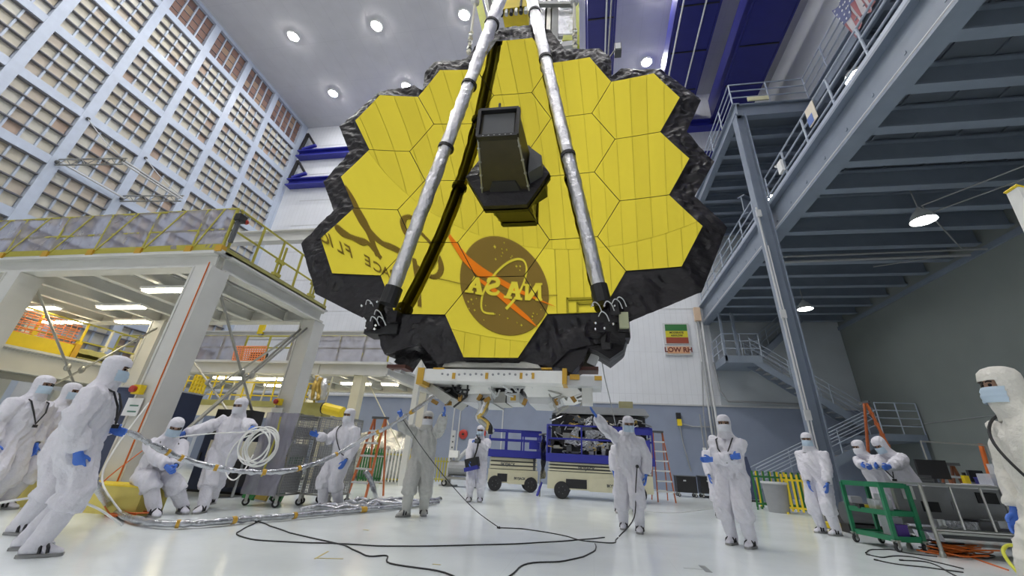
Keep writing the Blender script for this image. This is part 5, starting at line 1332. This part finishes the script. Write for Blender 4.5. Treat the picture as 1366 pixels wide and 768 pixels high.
P = spline([W(231, 584, 6.1), W(260, 580, 6.15), W(300, 577, 6.2), W(340, 576, 6.2)], 5); MB().path(P, .010, 6).build('loop', M_WHITE, t, smooth=True)
hose('white_hose', 'thin white hose curving over the floor by the yellow block', 'hose', [at_z(-10, 672, .3), at_z(60, 662, .35), W(100, 668, 4.6), W(130, 678, 4.9), at_z(163, 700, .012)], .014, M_WHITE, 0, 6)
hose('white_hose', 'thin white hose dropping down the white corner column', 'hose', [(-7.5, 6.1, 1.6), (-7.25, 5.7, .9), (-7.1, 5.6, .45), at_z(167, 690, .012)], .012, M_WHITE, 0, 6)
t = thing('extension_cable', 'orange extension cord bunched in front of the yellow block', 'cord', at_z(165, 688))
for k in range(5):
    c = at_z(150+k*7, 688, .015)+V3((0, rnd.uniform(-.05, .1), 0)); MB().path([c+V3((.16*math.cos(a)+.03*math.sin(3*a), .10*math.sin(a), .012*k)) for a in [2*PI*i/18 for i in range(18)]], .009, 5, closed=True).build('loop', M_ORC, t)
MB().path(spline([(-7.3, 6.2, .9), (-7.25, 5.72, .4), (-7.1, 5.7, .2), (-6.85, 5.72, .02)], 5), .009, 5).build('loop', M_ORC, t)
def floor_cable(lab, px, r=.008, m=None, name='floor_cable'):
    P = spline([at_z(x, y, r) for x, y in px], 6); t = thing(name, lab, 'cable', P[0])
    P = [p+V3((noise.noise(p*3)*.03, noise.noise(p*3+V3((5, 0, 0)))*.03, 0)) for p in P]
    MB().path(P, r, 6).build('cord', m or M_BLK, t); MB().tube(P[0], P[0]+(P[0]-P[1]).normalized()*.05, r*1.5, 6).build('plug', m or M_BLK, t)
floor_cable('black floor cable from the taut hand line across to the waving person', [(666, 703.7), (685, 704.4), (704, 705.8), (747, 713), (777, 720.7), (806, 723.5), (821, 722.8), (823.5, 716.4)])
floor_cable('long black floor cable looped at its left end across the middle', [(346, 695), (317, 710), (335, 718.6), (380, 722), (454, 725), (518, 728), (620, 727), (717, 723.7), (776.8, 719.4), (806.5, 716.4)])
floor_cable('black floor cable zigzagging toward the bottom of the photo', [(346, 695), (386, 710), (458, 727), (488, 741), (515.7, 741), (520, 751), (594, 764), (640, 790)])
floor_cable('black floor cable rising from the bottom edge to the cable crossing', [(660, 790), (681, 767), (704.6, 751), (755.6, 748), (791.7, 735.5), (794, 725)])
for i, q in enumerate(([(1160, 740), (1176, 743), (1200, 741), (1230, 745), (1284, 758)], [(1170, 747), (1195, 752), (1240, 757), (1284, 763)], [(1158, 737), (1165, 733), (1190, 733), (1215, 738), (1250, 742)], [(1205, 747), (1240, 750), (1275, 768)])):
    floor_cable('black cable snaking on the floor below the green cart, strand %s' % ('nearest the cart wheels', 'lowest on the left', 'curling at the top', 'running off the bottom right')[i], q, .008)
floor_cable('thin grey cable on the floor left of the arms-folded person', [(858, 682), (900, 684), (935, 680), (960, 678)], .008, M_LGREY)
up = thing('hand_cable', 'black cable hanging from the hanging glove of the waving person', 'cable', W(851, 620, 8.1))
MB().path(spline([W(850, 622, 8.05), W(848, 650, 8.0), W(846, 690, 7.9), at_z(826, 715, .01)], 5), .010, 6).build('cord', M_BLK, up); MB().ball(W(850, 622, 8.05), .03, 8, 6).build('plug', M_BLK, up)
for i, (a, b, w, c) in enumerate((((420, 745), (438, 735), .02, (.55, .45, .15)), ((420, 744), (458, 745), .02, (.55, .45, .15)), ((912, 757), (938, 759), .03, (.45, .48, .48)), ((936, 754), (946, 763), .07, (.25, .27, .27)), ((577, 752), (588, 753), .02, (.6, .5, .2)), ((485, 706), (492, 707), .03, (.6, .5, .2)))):
    p, q = at_z(*a, .0015), at_z(*b, .0015)
    MB().bar(p, q, w, .002).build('floor_tape', mat('tape_%d' % i, c), None)
    tag(bpy.data.objects[COL.objects[-1].name], ('ochre tape line, short arm of the chevron on the floor', 'ochre tape line, long arm of the chevron on the floor', 'grey floor tape strip near the bottom right', 'dark grey tape patch ending the floor strip', 'tiny ochre tape scrap near the bottom centre', 'tiny ochre tape scrap near the foil hose')[i], 'floor tape')

# ---- barriers, ladders and gear along the back wall
def barrier(lab, p, q, h, mf, mp, n, cap=True):
    p, q = V3(p), V3(q); t = thing('picket_barrier', lab, 'barrier', p.lerp(q, .5), 0, 'folding picket barriers')
    u = V3((0, 0, 1)); d = (q-p).normalized(); s = d.cross(u)
    for z in (.15, h*.85): MB().bar(p+u*z, q+u*z, .03, .05).build('rail', mf, t)
    for k in range(n+1):
        a = p.lerp(q, k/n); MB().bar(a+u*.06+s*.02, a+u*h+s*.02, .055, .02, s).build('picket', mp, t)
    for e in (p, q): MB().bar(e-s*.2+u*.02, e+s*.2+u*.02, .05, .04).bar(e, e+u*(h*.9), .04, .04).build('foot', mf, t)
Y17 = 16.6
def fl_(x, Y): return V3((at_y(x, 645, Y).x, Y, 0))
barrier('dark green picket barrier behind the foil heap', fl_(476, 15.2), fl_(508, 15.6), 1.15, M_DGREEN, M_DGREEN, 9)
barrier('white picket barrier beside the dark green one', fl_(508, 15.5), fl_(536, 15.7), 1.15, M_YRAIL, M_WHITE, 6)
barrier('yellow picket barrier behind the person with raised arms', fl_(537, 15.6), fl_(566, 15.8), 1.2, M_YEL, M_YEL, 6)
barrier('low olive picket barrier right of the person with raised arms', fl_(577, 17.5), fl_(600, 17.7), .95, M_YRAIL, M_YRAIL, 6)
barrier('yellow picket barrier before the steel column, nearest', (5.45, 14.05, 0), (6.15, 13.75, 0), 1.0, M_YEL, M_YEL, 6)
barrier('green picket barrier behind the yellow one by the grey bin', (4.95, 14.9, 0), (6.4, 14.4, 0), 1.05, M_DGREEN, M_DGREEN, 10)
barrier('third green picket barrier deepest by the grey bin', (5.2, 15.3, 0), (6.7, 14.9, 0), 1.05, M_DGREEN, M_YEL, 8)
def stepladder(lab, x, y, h, wb, wt, dep, m, n, rz=0.0, mr=None):
    t = thing('step_ladder', lab, 'ladder', (x, y, 0), rz)
    def L(a, b, c): return WM[t.name] @ V3((a, b, c))
    for s in (-1, 1):
        MB().bar(L(s*wb, 0, 0), L(s*wt, dep*.45, h), .07, .035, (1, 0, 0)).build('rail', m, t)
        MB().bar(L(s*wb*.95, dep, 0), L(s*wt, dep*.5, h), .05, .03, (1, 0, 0)).build('rear_rail', m, t)
    for k in range(1, n+1):
        u = k/(n+1); w = wb+(wt-wb)*u; MB().bar(L(-w, dep*.45*u, h*u), L(w, dep*.45*u, h*u), .10, .045).build('step', mr or M_LGREY, t)
        if k % 2: MB().bar(L(-w*.95, dep-(dep*.5)*u, h*u), L(w*.95, dep-(dep*.5)*u, h*u), .03, .03).build('rear_brace', mr or M_LGREY, t)
    c0, c1 = L(-wt-.04, dep*.36, h), L(wt+.04, dep*.62, h+.05)
    MB().box((min(c0.x, c1.x), min(c0.y, c1.y), h), (max(c0.x, c1.x), max(c0.y, c1.y), h+.06)).build('cap', M_DGREY, t)
    return t
stepladder('orange fibreglass step ladder with white steps right of the big lift', 2.35, 15.2, 2.1, .28, .16, .9, M_ORANGE, 6, .1, M_WHITE)
stepladder('small orange step ladder behind the cart man', -5.8, 10.6, 1.85, .28, .18, .7, M_ORANGE, 5, -.2)
stepladder('tall orange A-frame ladder behind the green cart', 7.6, 12.0, 2.78, .42, .12, 1.0, M_ORANGE, 10, PI/2-.55, M_ORANGE)
stepladder('short brown step ladder right of the leaning person', 8.1, 11.2, 1.35, .26, .18, .5, mat('brown_fibreglass', (.25, .09, .04)), 5, .5)
# grey bin and rolling crates
bn = thing('waste_bin', 'round grey waste bin beside the green barriers', 'bin', (5.28, 14.2, 0))
MB().lathe([(.27, .0), (.33, .74), (.345, .74), (.345, .78), (.31, .78), (.25, .04)], (5.28, 14.2, 0), 24).build('body', M_GREY, bn, smooth='auto'); MB().lathe([(.345, .72), (.36, .75), (.345, .78)], (5.28, 14.2, 0), 24).build('rim', M_LGREY, bn)
def rollcart(lab, x, y, w, d, h, m):
    t = thing('rolling_case', lab, 'case', (x, y, 0))
    MB().box((x-w/2, y, .16), (x+w/2, y+d, h)).build('body', m, t); MB().box((x-w/2-.02, y-.02, h), (x+w/2+.02, y+d, h+.03)).build('lid', M_DGREY, t)
    for a in (-1, 1):
        for b in (.06, d-.06): caster('caster', x+a*(w/2-.06), y+b, .06, M_RUB, t, .16)
    MB().cbox((x-.1*w, y-.015, h*.8), (.1, .02, .05)).build('latch', M_LGREY, t)
rollcart('low black rolling case left of the wall conduits', 3.7, 18.6, .75, .6, .72, M_BLK)
rollcart('second black rolling case right beside the first', 4.6, 18.7, .7, .6, .75, M_BLK)
pnl = thing('rolling_board', 'dark navy board leaning behind the grey bin', 'board', (5.9, 18.4, 0))
MB().bar((5.9, 18.4, .05), (5.7, 18.55, 1.5), .75, .06, (0, 1, 0)).build('board', M_NAVYP, pnl); MB().bar((5.5, 18.3, .03), (6.3, 18.3, .03), .1, .06).build('foot', M_BLK, pnl)
mopt = thing('pole_stand', 'thin pole stand with a clamp left of the arms-folded person', 'stand', (4.7, 19.5, 0))
MB().tube((4.75, 19.5, 0), (4.75, 19.5, 3.2), .03, 8).build('pole', M_GREY, mopt); MB().cbox((4.75, 19.5, 1.6), (.12, .12, .5)).build('clamp', M_WHITE, mopt); MB().lathe([(.3, 0), (.28, .04)], (4.75, 19.5, 0), 12).build('base', M_BLK, mopt)
pc = thing('pump_cart', 'grey motor pump on a steel cart left of the cameraman', 'pump', fl_(612, 16))
o = fl_(612, 16)
MB().box(o+V3((-.7, 0, .25)), o+V3((.7, .7, .32))).build('deck', M_GALV, pc); MB().tube(o+V3((-.5, .3, .62)), o+V3((.35, .3, .62)), .26, 14).build('motor', M_GREY, pc); MB().cbox(o+V3((.4, .3, .75)), (.3, .4, .7)).build('housing', M_DGREY, pc); MB().tube(o+V3((-.3, .3, .85)), o+V3((.1, .3, 1.25)), .08, 8).build('pipe', M_LGREY, pc)
MB().cbox(o+V3((-.35, .2, 1.1)), (.35, .25, .25)).build('control_box', M_WHITE, pc)
for a in (-.6, .6): caster('caster', o.x+a, o.y+.1, .11, M_RUB, pc, .25)
po = fl_(598, 16.4)
ps = thing('post_stand', 'white perforated post standing left of the pump cart', 'post', po)
MB().bar(po, po+V3((0, 0, 1.95)), .14, .1).build('post', M_LGREY, ps); MB().box(po+V3((-.3, -.2, 0)), po+V3((.3, .2, .05))).build('base', M_GREY, ps)
for k in range(8): MB().box(po+V3((-.03, -.055, .3+.2*k)), po+V3((.03, -.045, .36+.2*k))).build('slot', M_DGREY, ps)
fb = thing('foil_lump', 'bulky foil-wrapped object behind the picket barriers', 'foil', fl_(505, 17))
c = fl_(503, 17.2)
lump = MB(); lump.sheet(lambda u, v: c+V3(((u-.5)*2.6, -.5*math.sin(PI*v)-.1*noise.noise(V3((u*7, v*7, 0))), 2.0*v*(1-.3*abs(u-.5))+.15*noise.noise(V3((u*5, v*5, 4)))*math.sin(PI*v))), 24, 14); lump.build('wrap', M_FOIL2, fb, smooth=True)
MB().bar(c+V3((-.2, -.6, 0)), c+V3((.1, -.6, 2.1)), .06, .06).build('strut', M_YRAIL, fb)
MB().box(c+V3((-1.1, .1, 0)), c+V3((1.1, .5, 1.7))).build('core', M_GREY, fb)
ft = thing('foil_tower', 'tall gold and silver foil bundle hanging under the rear platform', 'foil', W(427, 530, 13))
for k in range(5):
    p = W(421+k*3, 500+k*1.5, 13); q = W(414+k*4, 533, 13); P = spline([p, p.lerp(q, .4)+V3((rnd.uniform(-.12, .12), rnd.uniform(-.1, .1), 0)), q], 8)
    MB().path(P, [.10+.05*noise.noise(pp*6) for pp in P], 9).build('wrap', (M_FOIL, M_GFOIL)[k % 2], ft, smooth=True)
MB().tube(W(424, 499, 13), W(424, 499, 13)+V3((0, 0, .35)), .02, 6).build('hook', M_GALV, ft)
yr = thing('yellow_roll', 'bright yellow rolled mat on the beam above the wire carts', 'roll', W(445, 547, 12.5))
MB().tube(W(432, 544, 12.5), W(457, 550, 12.5), .17, 12).build('roll', M_YEL, yr); MB().tube(W(431.5, 544, 12.5), W(433, 544.2, 12.5), .18, 12).build('end_band', M_BLK, yr)
MB().box(W(372, 547, 12.6)+V3((0, 0, -.3)), W(430, 547, 12.6)+V3((0, .5, .05))).build('olive_mat', M_OLIVE, yr)
MB().box(W(372, 547, 12.6)+V3((0, 0, -.45)), W(456, 556, 12.6)+V3((0, .5, -.02))).build('shelf', M_CREAM, yr)
for x in (-11.2, -9.2): MB().box((x, 12.8, 0), (x+.1, 12.9, 1.9)).build('leg', M_CREAM, yr)

# ---- the two scissor lifts
def wheel(x, y, r, w, m, parent):
    o = MB().lathe([(r*.62, -w/2), (r*.94, -w/2), (r, -w*.35), (r, w*.35), (r*.94, w/2), (r*.62, w/2)], (x, y, r), 22, (0, 1, 0)).build('wheel', M_RUB, parent, smooth='auto')
    MB().lathe([(r*.62, -w*.42), (r*.3, -w*.46), (r*.3, w*.46), (r*.62, w*.42)], (x, y, r), 16, (0, 1, 0)).build('rim', M_LGREY, o)
    for k in range(5): MB().ball((x+r*.42*math.cos(k*1.256), y-w*.47, r+r*.42*math.sin(k*1.256)), .02, 6, 4).build('lug', M_DGREY, o)
def lift(lab, ox, oy, rz, L, Wd, zc, zp, zr, badge, mesh=True, group='scissor lifts by the back wall'):
    t = thing('scissor_lift', lab, 'scissor lift', (ox, oy, 0), rz, group)
    Mx = WM[t.name]; WM[t.name] = Matrix.Identity(4)
    o = MB().box((-L/2, 0, .26), (L/2, Wd, zc*.62)).build('chassis', M_BEIGE, t)
    MB().box((-L*.1, -.03, .24), (L*.36, 0, .62)).build('tray_door', M_BEIGE, t); MB().box((-L*.32, -.015, .30), (-L*.12, 0, .55)).build('battery_bay', M_BLK, t)
    for x in (-L*.36, L*.36):
        for y in (.05, Wd-.05): wheel(x, y, .24, .2, M_RUB, t)
    n = 3
    for k in range(n):
        z = zc*.62+(zp-zc*.62)*k/n; h = (zp-zc*.62)/n
        MB().box((-L/2+.02, .01+.01*k, z+.022), (L/2-.04, .07, z+h-.022)).build('scissor_arm', M_BEIGE, t)
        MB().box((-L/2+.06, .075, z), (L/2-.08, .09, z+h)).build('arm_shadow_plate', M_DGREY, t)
        MB().box((-L/2+.04, Wd-.08, z+.01), (L/2-.06, Wd-.02, z+h-.01)).build('scissor_arm', M_BEIGE, t)
        MB().tube((L*.42, 0, z+h/2), (L*.42, Wd, z+h/2), .05, 8).build('pin', M_DGREY, t)
    MB().box((-L/2-.06, -.06, zp), (L/2+.1, Wd+.06, zp+.24)).build('platform', M_NAVY2, t)
    pts = [(-L/2-.03, -.03), (L/2+.07, -.03), (L/2+.07, Wd+.03), (-L/2-.03, Wd+.03)]
    for i in range(4):
        a, b = V3((*pts[i], zp+.24)), V3((*pts[(i+1) % 4], zp+.24)); m = 3 if i % 2 == 0 else 2
        for k in range(m): p = a.lerp(b, k/m); MB().bar(p, (p.x, p.y, zr), .05, .05).build('post', M_NAVY2, t)
        for f in (.52, 1): z = zp+.24+(zr-zp-.24)*f; MB().bar((a.x, a.y, z), (b.x, b.y, z), .04, .05).build('rail', M_NAVY2, t)
    MB().box((L/2-.36, -.1, zp+.3), (L/2-.02, -.04, zr-.35)).build('control_box', M_NAVY2, t)
    MB().box((L*.12, -.05, zr-.2), (L/2+.07, -.01, zr+.02)).build('rail_panel', M_NAVY2, t)
    WM[t.name] = Mx
    for (bx0, bz, s) in ((-.12*L, zc*.62+(zp-zc*.62)*.42, .13), (.13*L, .42, .10)):
        me = text_mesh(badge, s, .003, .004); me.materials.clear(); me.transform(mat4((bx0, -.036, bz), (1, 0, 0), (0, 0, 1), (0, -1, 0))); link('badge', me, M_DGREY, t)
    return t
lift('smaller beige and blue scissor lift standing by the blue wall', -2.75, 15.55, .25, 1.75, .9, 1.1, 1.08, 1.98, 'SKYJACK')
lift('larger beige and blue scissor lift loaded with a black instrument', .22, 14.0, .02, 3.2, 1.3, 1.2, 1.02, 2.1, 'SKYJACK')
ins = thing('instrument', 'big black instrument crate bristling with wires on the larger lift', 'instrument', (.25, 14.7, 1.26))
MB().box((-1.3, 14.25, 1.27), (1.75, 15.1, 2.45)).build('frame_box', M_BLK, ins); MB().slab([(-1.3, 14.2, 2.5), (1.9, 14.2, 2.5), (1.75, 14.2, 2.72), (-1.1, 14.2, 2.74)], (0, .9, 0)).build('lid', M_GREY, ins)
MB().box((.95, 14.3, 2.7), (1.4, 14.6, 2.95)).build('lid_box', mat('khaki', (.35, .33, .18)), ins)
for k in range(110):
    x = rnd.uniform(-1.2, 1.7); z = rnd.uniform(1.3, 2.35); p = V3((x, 14.18, z))
    if k % 3 == 0: MB().cbox(p, (rnd.uniform(.1, .35), .14, rnd.uniform(.08, .25))).build('module', (M_DGREY, M_GALV, M_KAP, M_GREY)[k % 4], ins)
    else: MB().path(spline([p, p+V3((rnd.uniform(-.2, .2), -.06, rnd.uniform(-.1, .2))), p+V3((rnd.uniform(-.4, .4), 0, rnd.uniform(-.2, .2)))], 4), .018, 5).build('wire', (M_GALV, M_GFOIL, M_LGREY, M_BLK, M_FOIL)[k % 5], ins)
MB().slab([(-.9, 14.15, 1.6), (.5, 14.15, 1.35), (.9, 14.15, 1.5), (.5, 14.15, 1.95), (-.5, 14.15, 2.1)], (0, .05, 0)).build('panel', M_FOIL2, ins)
def foil_hang(u, v): return V3((-1.62+.10*u+.06*noise.noise(V3((u*5, v*6, 0))), 14.1+.5*u, .5+1.3*v))
fh = thing('foil_drape', 'crumpled silver foil drape hanging at the left end of the larger lift', 'foil', (-1.7, 14.2, .3)); MB().sheet(foil_hang, 12, 20).build('sheet', M_FOIL2, fh, smooth=True); MB().bar((-1.72, 14.2, .02), (-1.6, 14.3, .4), .10, .03).build('blue_foot', M_NAVY2, fh); MB().tube((-1.7, 14.2, 1.8), (-1.5, 14.4, 1.85), .03, 6).build('clip', M_GALV, fh)
MB().tube((-1.65, 14.3, 0), (-1.65, 14.3, .6), .025, 6).build('leg', M_GALV, fh)

# ---- green cart, steel table and the bench on the right
gc = thing('green_cart', 'dark green steel utility cart with three shelves on casters', 'cart', (4.9, 8.6, 0))
c = [at_z(1150, 724, .0), at_z(1182, 735, .0), at_z(1226, 733, .0)]
A = V3((4.50, 9.00, 0)); B = V3((4.66, 8.20, 0)); Cc = V3((5.12, 8.32, 0)); D = A+Cc-B
for p in (A, B, Cc, D):
    MB().bar(p+V3((0, 0, .14)), p+V3((0, 0, .93)), .055, .055).build('post', M_GREEN, gc); caster('caster', p.x, p.y, .06, M_RUB, gc, .15, .4)
for i, z in enumerate((.17, .52, .92)):
    MB().slab([V3((p.x, p.y, z)) for p in (A, B, Cc, D)], (0, 0, .012)).build('shelf', M_GREEN, gc)
    for p, q in ((A, B), (B, Cc), (Cc, D), (D, A)): MB().bar(p+V3((0, 0, z)), q+V3((0, 0, z)), .02, .075).build('shelf_lip', M_GREEN, gc)
def on_cart(u, v, z): return A.lerp(B, u)*(1)+(Cc-B)*v+V3((0, 0, z))
def small(name, lab, cat, p, parts):
    t = thing(name, lab, cat, p)
    for n, sz, off, m in parts: MB().cbox(V3(p)+V3(off)+V3((0, 0, sz[2]/2)), sz).build(n, m, t)
small('yellow_tool', 'yellow power tool on the middle shelf of the green cart', 'tool', on_cart(.35, .35, .535), (('body', (.3, .1, .06), (0, 0, 0), M_YEL), ('head', (.08, .12, .07), (-.14, 0, 0), M_BLK)))
small('clear_bag', 'crumpled clear plastic bag on the middle shelf of the green cart', 'bag', on_cart(.55, .5, .535), (('bag', (.26, .2, .16), (0, 0, 0), M_CLEAR), ('fold', (.14, .14, .1), (.05, 0, .14), M_CLEAR)))
small('purple_box', 'small purple box on the bottom shelf of the green cart', 'box', on_cart(.75, .65, .185), (('box', (.16, .16, .15), (0, 0, 0), mat('purple', (.09, .04, .28))), ('lid', (.17, .17, .02), (0, 0, .15), mat('purple', (.09, .04, .28)))))
small('white_bag', 'white cloth bundle on the bottom shelf of the green cart', 'bag', on_cart(.55, .75, .185), (('bundle', (.22, .2, .26), (0, 0, 0), M_SUIT), ('knot', (.08, .08, .08), (0, 0, .26), M_SUIT)))
small('notepad', 'open white notepad on top of the green cart', 'notepad', on_cart(.6, .5, .935), (('page', (.28, .2, .012), (0, 0, 0), M_WHITE), ('cover', (.29, .21, .004), (0, 0, -.003), M_NAVY2)))
tb = thing('steel_table', 'long stainless steel wash table with tube legs at the right edge', 'table', (5.8, 8.2, 0))
tx0, tx1, ty0, ty1, tz = 5.12, 6.75, 8.0, 8.7, .95
MB().box((tx0-.04, ty0-.03, tz), (tx1+.04, ty1+.03, tz+.035)).build('top', M_STEEL, tb)
for x in (tx0, tx1):
    for y in (ty0, ty1): MB().tube((x, y, 0), (x, y, tz), .026, 10).lathe([(.04, 0), (.04, .05), (.026, .08)], (x, y, 0), 10).build('leg', M_GALV, tb)
for k in range(1, 4): MB().tube((tx0+(tx1-tx0)*k/4, ty0, .36), (tx0+(tx1-tx0)*k/4, ty0, tz), .016, 8).build('bar', M_STEEL, tb)
MB().box((tx0, ty0, .30), (tx1, ty1, .33)).build('shelf', M_STEEL, tb)
MB().tube((tx0, ty0, .36), (tx1, ty0, .36), .02, 8).build('rail', M_STEEL, tb)
for i, (x, z, w, h) in enumerate(((5.25, .72, .18, .2), (5.5, .55, .25, .15), (5.95, .6, .3, .12), (6.35, .72, .3, .16))):
    MB().box((x, ty1-.02, z), (x+w, ty1, z+h)).build('plate', (M_WHITE, M_BLK, M_GREY, M_BLK)[i], tb)
MB().box((tx0+.03, ty1, .36), (tx1-.03, ty1+.02, tz-.02)).build('back_panel', M_GREY, tb)
small('foil_roll', 'silver wrapped roll on the lower shelf of the steel table', 'roll', (5.75, 8.3, .33), (('roll', (.7, .16, .14), (0, 0, 0), M_FOIL2), ('end', (.1, .17, .15), (-.36, 0, 0), M_CHROME)))
small('grey_roll', 'dark rolled sheet on the lower shelf of the steel table', 'roll', (6.3, 8.35, .33), (('roll', (.8, .3, .16), (0, 0, 0), M_DGREY), ('wrap', (.5, .32, .10), (.1, 0, .08), M_CLEAR)))
small('clear_bag', 'tall clear plastic bag standing on the steel table', 'bag', (6.45, 8.3, .985), (('bag', (.34, .26, .18), (0, 0, 0), M_CLEAR), ('peak', (.16, .12, .16), (.06, 0, .17), M_CLEAR)))
small('paper_stack', 'white paper sheets lying on the steel table', 'paper', (6.05, 8.3, .985), (('sheet', (.5, .3, .012), (0, 0, 0), M_WHITE), ('sheet', (.3, .22, .01), (.12, .03, .012), M_LGREY)))
bt_ = thing('bench', 'dark workbench behind the steel table against the right', 'bench', (6.6, 9.7, 0))
MB().box((5.9, 9.4, .92), (8.3, 10.2, .98)).build('top', M_LGREY, bt_); MB().box((6.0, 9.55, .1), (8.2, 10.1, .92)).build('drawer_case', M_DGREY, bt_)
for i in range(4): MB().box((6.05+.55*i, 9.52, .5), (6.55+.55*i, 9.55, .86)).build('drawer', M_GREY, bt_)
MB().path([(6.75, 10.1, .98), (6.75, 10.1, 1.75), (7.9, 10.1, 1.72), (7.9, 10.1, .98)], .02, 6).build('frame_bar', M_GALV, bt_)
small('monitor', 'black computer monitor on the bench behind the steel table', 'monitor', (6.55, 9.75, .98), (('screen', (.52, .05, .33), (0, 0, .08), M_BLK), ('foot', (.2, .18, .02), (0, 0, 0), M_DGREY), ('stem', (.05, .05, .1), (0, .03, .01), M_DGREY)))
small('small_monitor', 'small black display on the bench right of the monitor', 'monitor', (7.25, 9.75, .98), (('screen', (.24, .05, .2), (0, 0, .06), M_BLK), ('foot', (.12, .12, .06), (0, 0, 0), M_DGREY)))
small('yellow_bottle', 'yellow bottle on the bench between the two displays', 'bottle', (6.95, 9.6, .98), (('body', (.08, .08, .16), (0, 0, 0), M_YEL), ('cap', (.04, .04, .05), (0, 0, .16), M_BLK)))
small('blue_case', 'dark blue case on the bench in front of the small display', 'case', (7.3, 9.5, .98), (('case', (.42, .2, .12), (0, 0, 0), M_NAVY), ('lid', (.43, .21, .02), (0, 0, .12), M_NAVY2)))
for i in range(3): small('paper_tray', ('lowest dark paper tray on the left of the bench', 'grey paper tray second in the bench stack', 'pale paper tray topmost in the bench stack')[i], 'tray', (6.1, 9.62, .982+.045*i), (('tray', (.4, .3, .03), (0, 0, 0), (M_DGREY, M_GREY, M_LGREY)[i]), ('lip', (.4, .02, .04), (0, -.15, 0), M_DGREY)))
oc = thing('orange_cable_pile', 'heap of coiled orange cable on the floor by the table leg', 'cable', at_z(1275, 742))
base = at_z(1278, 741, 0)
for k in range(16):
    c = base+V3((rnd.uniform(-.22, .3), rnd.uniform(-.14, .14), .012+.009*k)); a0 = rnd.uniform(.16, .34); b0 = rnd.uniform(.08, .18); ph = rnd.uniform(0, 3)
    MB().path([c+V3((a0*math.cos(a)+.04*math.sin(3*a+ph), b0*math.sin(a)+.03*math.cos(2*a+ph), .012*math.sin(a*2+ph))) for a in [2*PI*i/24 for i in range(24)]], .010, 5, closed=True).build('loop', M_ORC if k % 5 else M_BLK, oc)
MB().path(spline([base+V3((.1, -.1, .01)), at_z(1310, 748, .01), at_z(1345, 760, .01)], 5), .010, 5).build('loop', M_ORC, oc)
hose('yellow_hose', 'yellow hose looping down to the floor at the bottom right', 'hose', [W(1362, 729, 5.0), W(1345, 727, 5.0), W(1338, 735, 4.95), W(1346, 750, 4.9), W(1362, 768, 4.8), W(1385, 790, 4.7)], .014, mat('hose_yellow', (.62, .62, .06)), 0, 8)
orp = thing('orange_pole', 'short orange pole leaning behind the bench', 'pole', at_y(1318, 620, 10.4))
a, b = at_y(1308, 592, 10.4), at_y(1322, 640, 10.4); MB().tube(a, b, .04, 10).build('pole', M_ORC, orp); MB().tube(b, (b.x+.05, b.y, 0), .03, 8).build('grip', M_DGREY, orp)
wc = thing('white_channel', 'white channel post end with yellow trim poking in at the right edge', 'channel', at_x(1360, 262, 3.4))
a, b = at_y(1356, 254, 3.2), at_y(1392, 330, 3.2); MB().bar(a, b, .06, .10, (0, 1, 0)).build('channel', M_WHITE, wc); MB().cbox(a, (.09, .11, .012), RY(.5)).build('trim', M_YEL, wc)
MB().bar(b, (b.x+.6, b.y, 0), .10, .12, (0, 1, 0)).build('mast', M_WHITE, wc)
uc = thing('floor_clutter', 'dark toolbox with yellow cloth on the floor under the green cart', 'toolbox', (5.6, 11.2, 0))
MB().box((5.2, 11.1, 0), (5.9, 11.5, .3)).build('body', M_DGREY, uc); MB().box((5.2, 11.1, .3), (5.9, 11.5, .34)).build('lid', M_BLK, uc); MB().cbox((5.05, 11.0, .06), (.4, .3, .1)).build('cloth', M_YEL, uc)
mch = thing('machine', 'dark pump motor on the floor behind the green cart', 'machine', (5.3, 10.4, 0))
MB().tube((5.1, 10.4, .35), (5.6, 10.4, .35), .2, 14).build('motor', M_DGREY, mch); MB().box((5.05, 10.25, 0), (5.65, 10.55, .16)).build('base', M_BLK, mch); MB().cbox((5.35, 10.4, .6), (.2, .2, .12)).build('junction_box', M_GREY, mch)

tl = thing('hand_line', 'thin black line from a raised glove slanting down to the floor cable', 'cable', at_z(666, 703.7))
MB().path(spline([W(538, 560, 7.55), W(566, 601, 7.45), W(601, 645, 7.35), W(634, 680, 7.4), at_z(666, 703.7, .01)], 5), .007, 5).build('cord', M_BLK, tl); MB().ball(at_z(666, 703.7, .012), .022, 8, 6).build('knot', M_BLK, tl)
tl = thing('tag_line', 'thin grey tag line hanging from the right of the telescope behind the waving person', 'cable', W(820, 558, 8.6))
MB().path(spline([W(800, 462, 5.9), W(806, 500, 6.5), W(813, 530, 7.5), W(821, 566, 8.9)], 5), .009, 5).build('cord', M_GREY, tl); MB().ball(W(821, 566, 8.9), .02, 8, 6).build('knot', M_GREY, tl)
cm = thing('camera', 'black camera with a lens held at the face of the distant person', 'camera', W(637, 588, 11.02))
c = W(637.5, 588, 10.98); MB().cbox(c, (.15, .08, .11)).build('body', M_BLK, cm); MB().tube(c-V3((0, .03, 0)), c-V3((0, .15, 0)), .04, 12).build('lens', M_DGREY, cm); MB().cbox(c+V3((.02, 0, .07)), (.05, .06, .04)).build('flash_shoe', M_BLK, cm)
cb = thing('camera_bag', 'black and blue camera bag at the waist of the distant person', 'bag', W(630, 617, 10.95))
c = W(630, 617, 10.98); MB().cbox(c, (.34, .18, .22), RY(-.25)).build('body', M_BLK, cb); MB().cbox(c-V3((0, .0, .13)), (.36, .19, .09), RY(-.25)).build('base', M_NAVY2, cb); MB().path(spline([c+V3((.05, -.06, .1)), W(636, 600, 10.96), W(638, 588, 11.0), W(636, 580, 11.2)], 4), .02, 6).build('strap', M_BLK, cb)

bpy.data.scenes.remove(WORKSHOP)
bpy.data.objects.remove(GROW)
bpy.data.batch_remove(RAW)
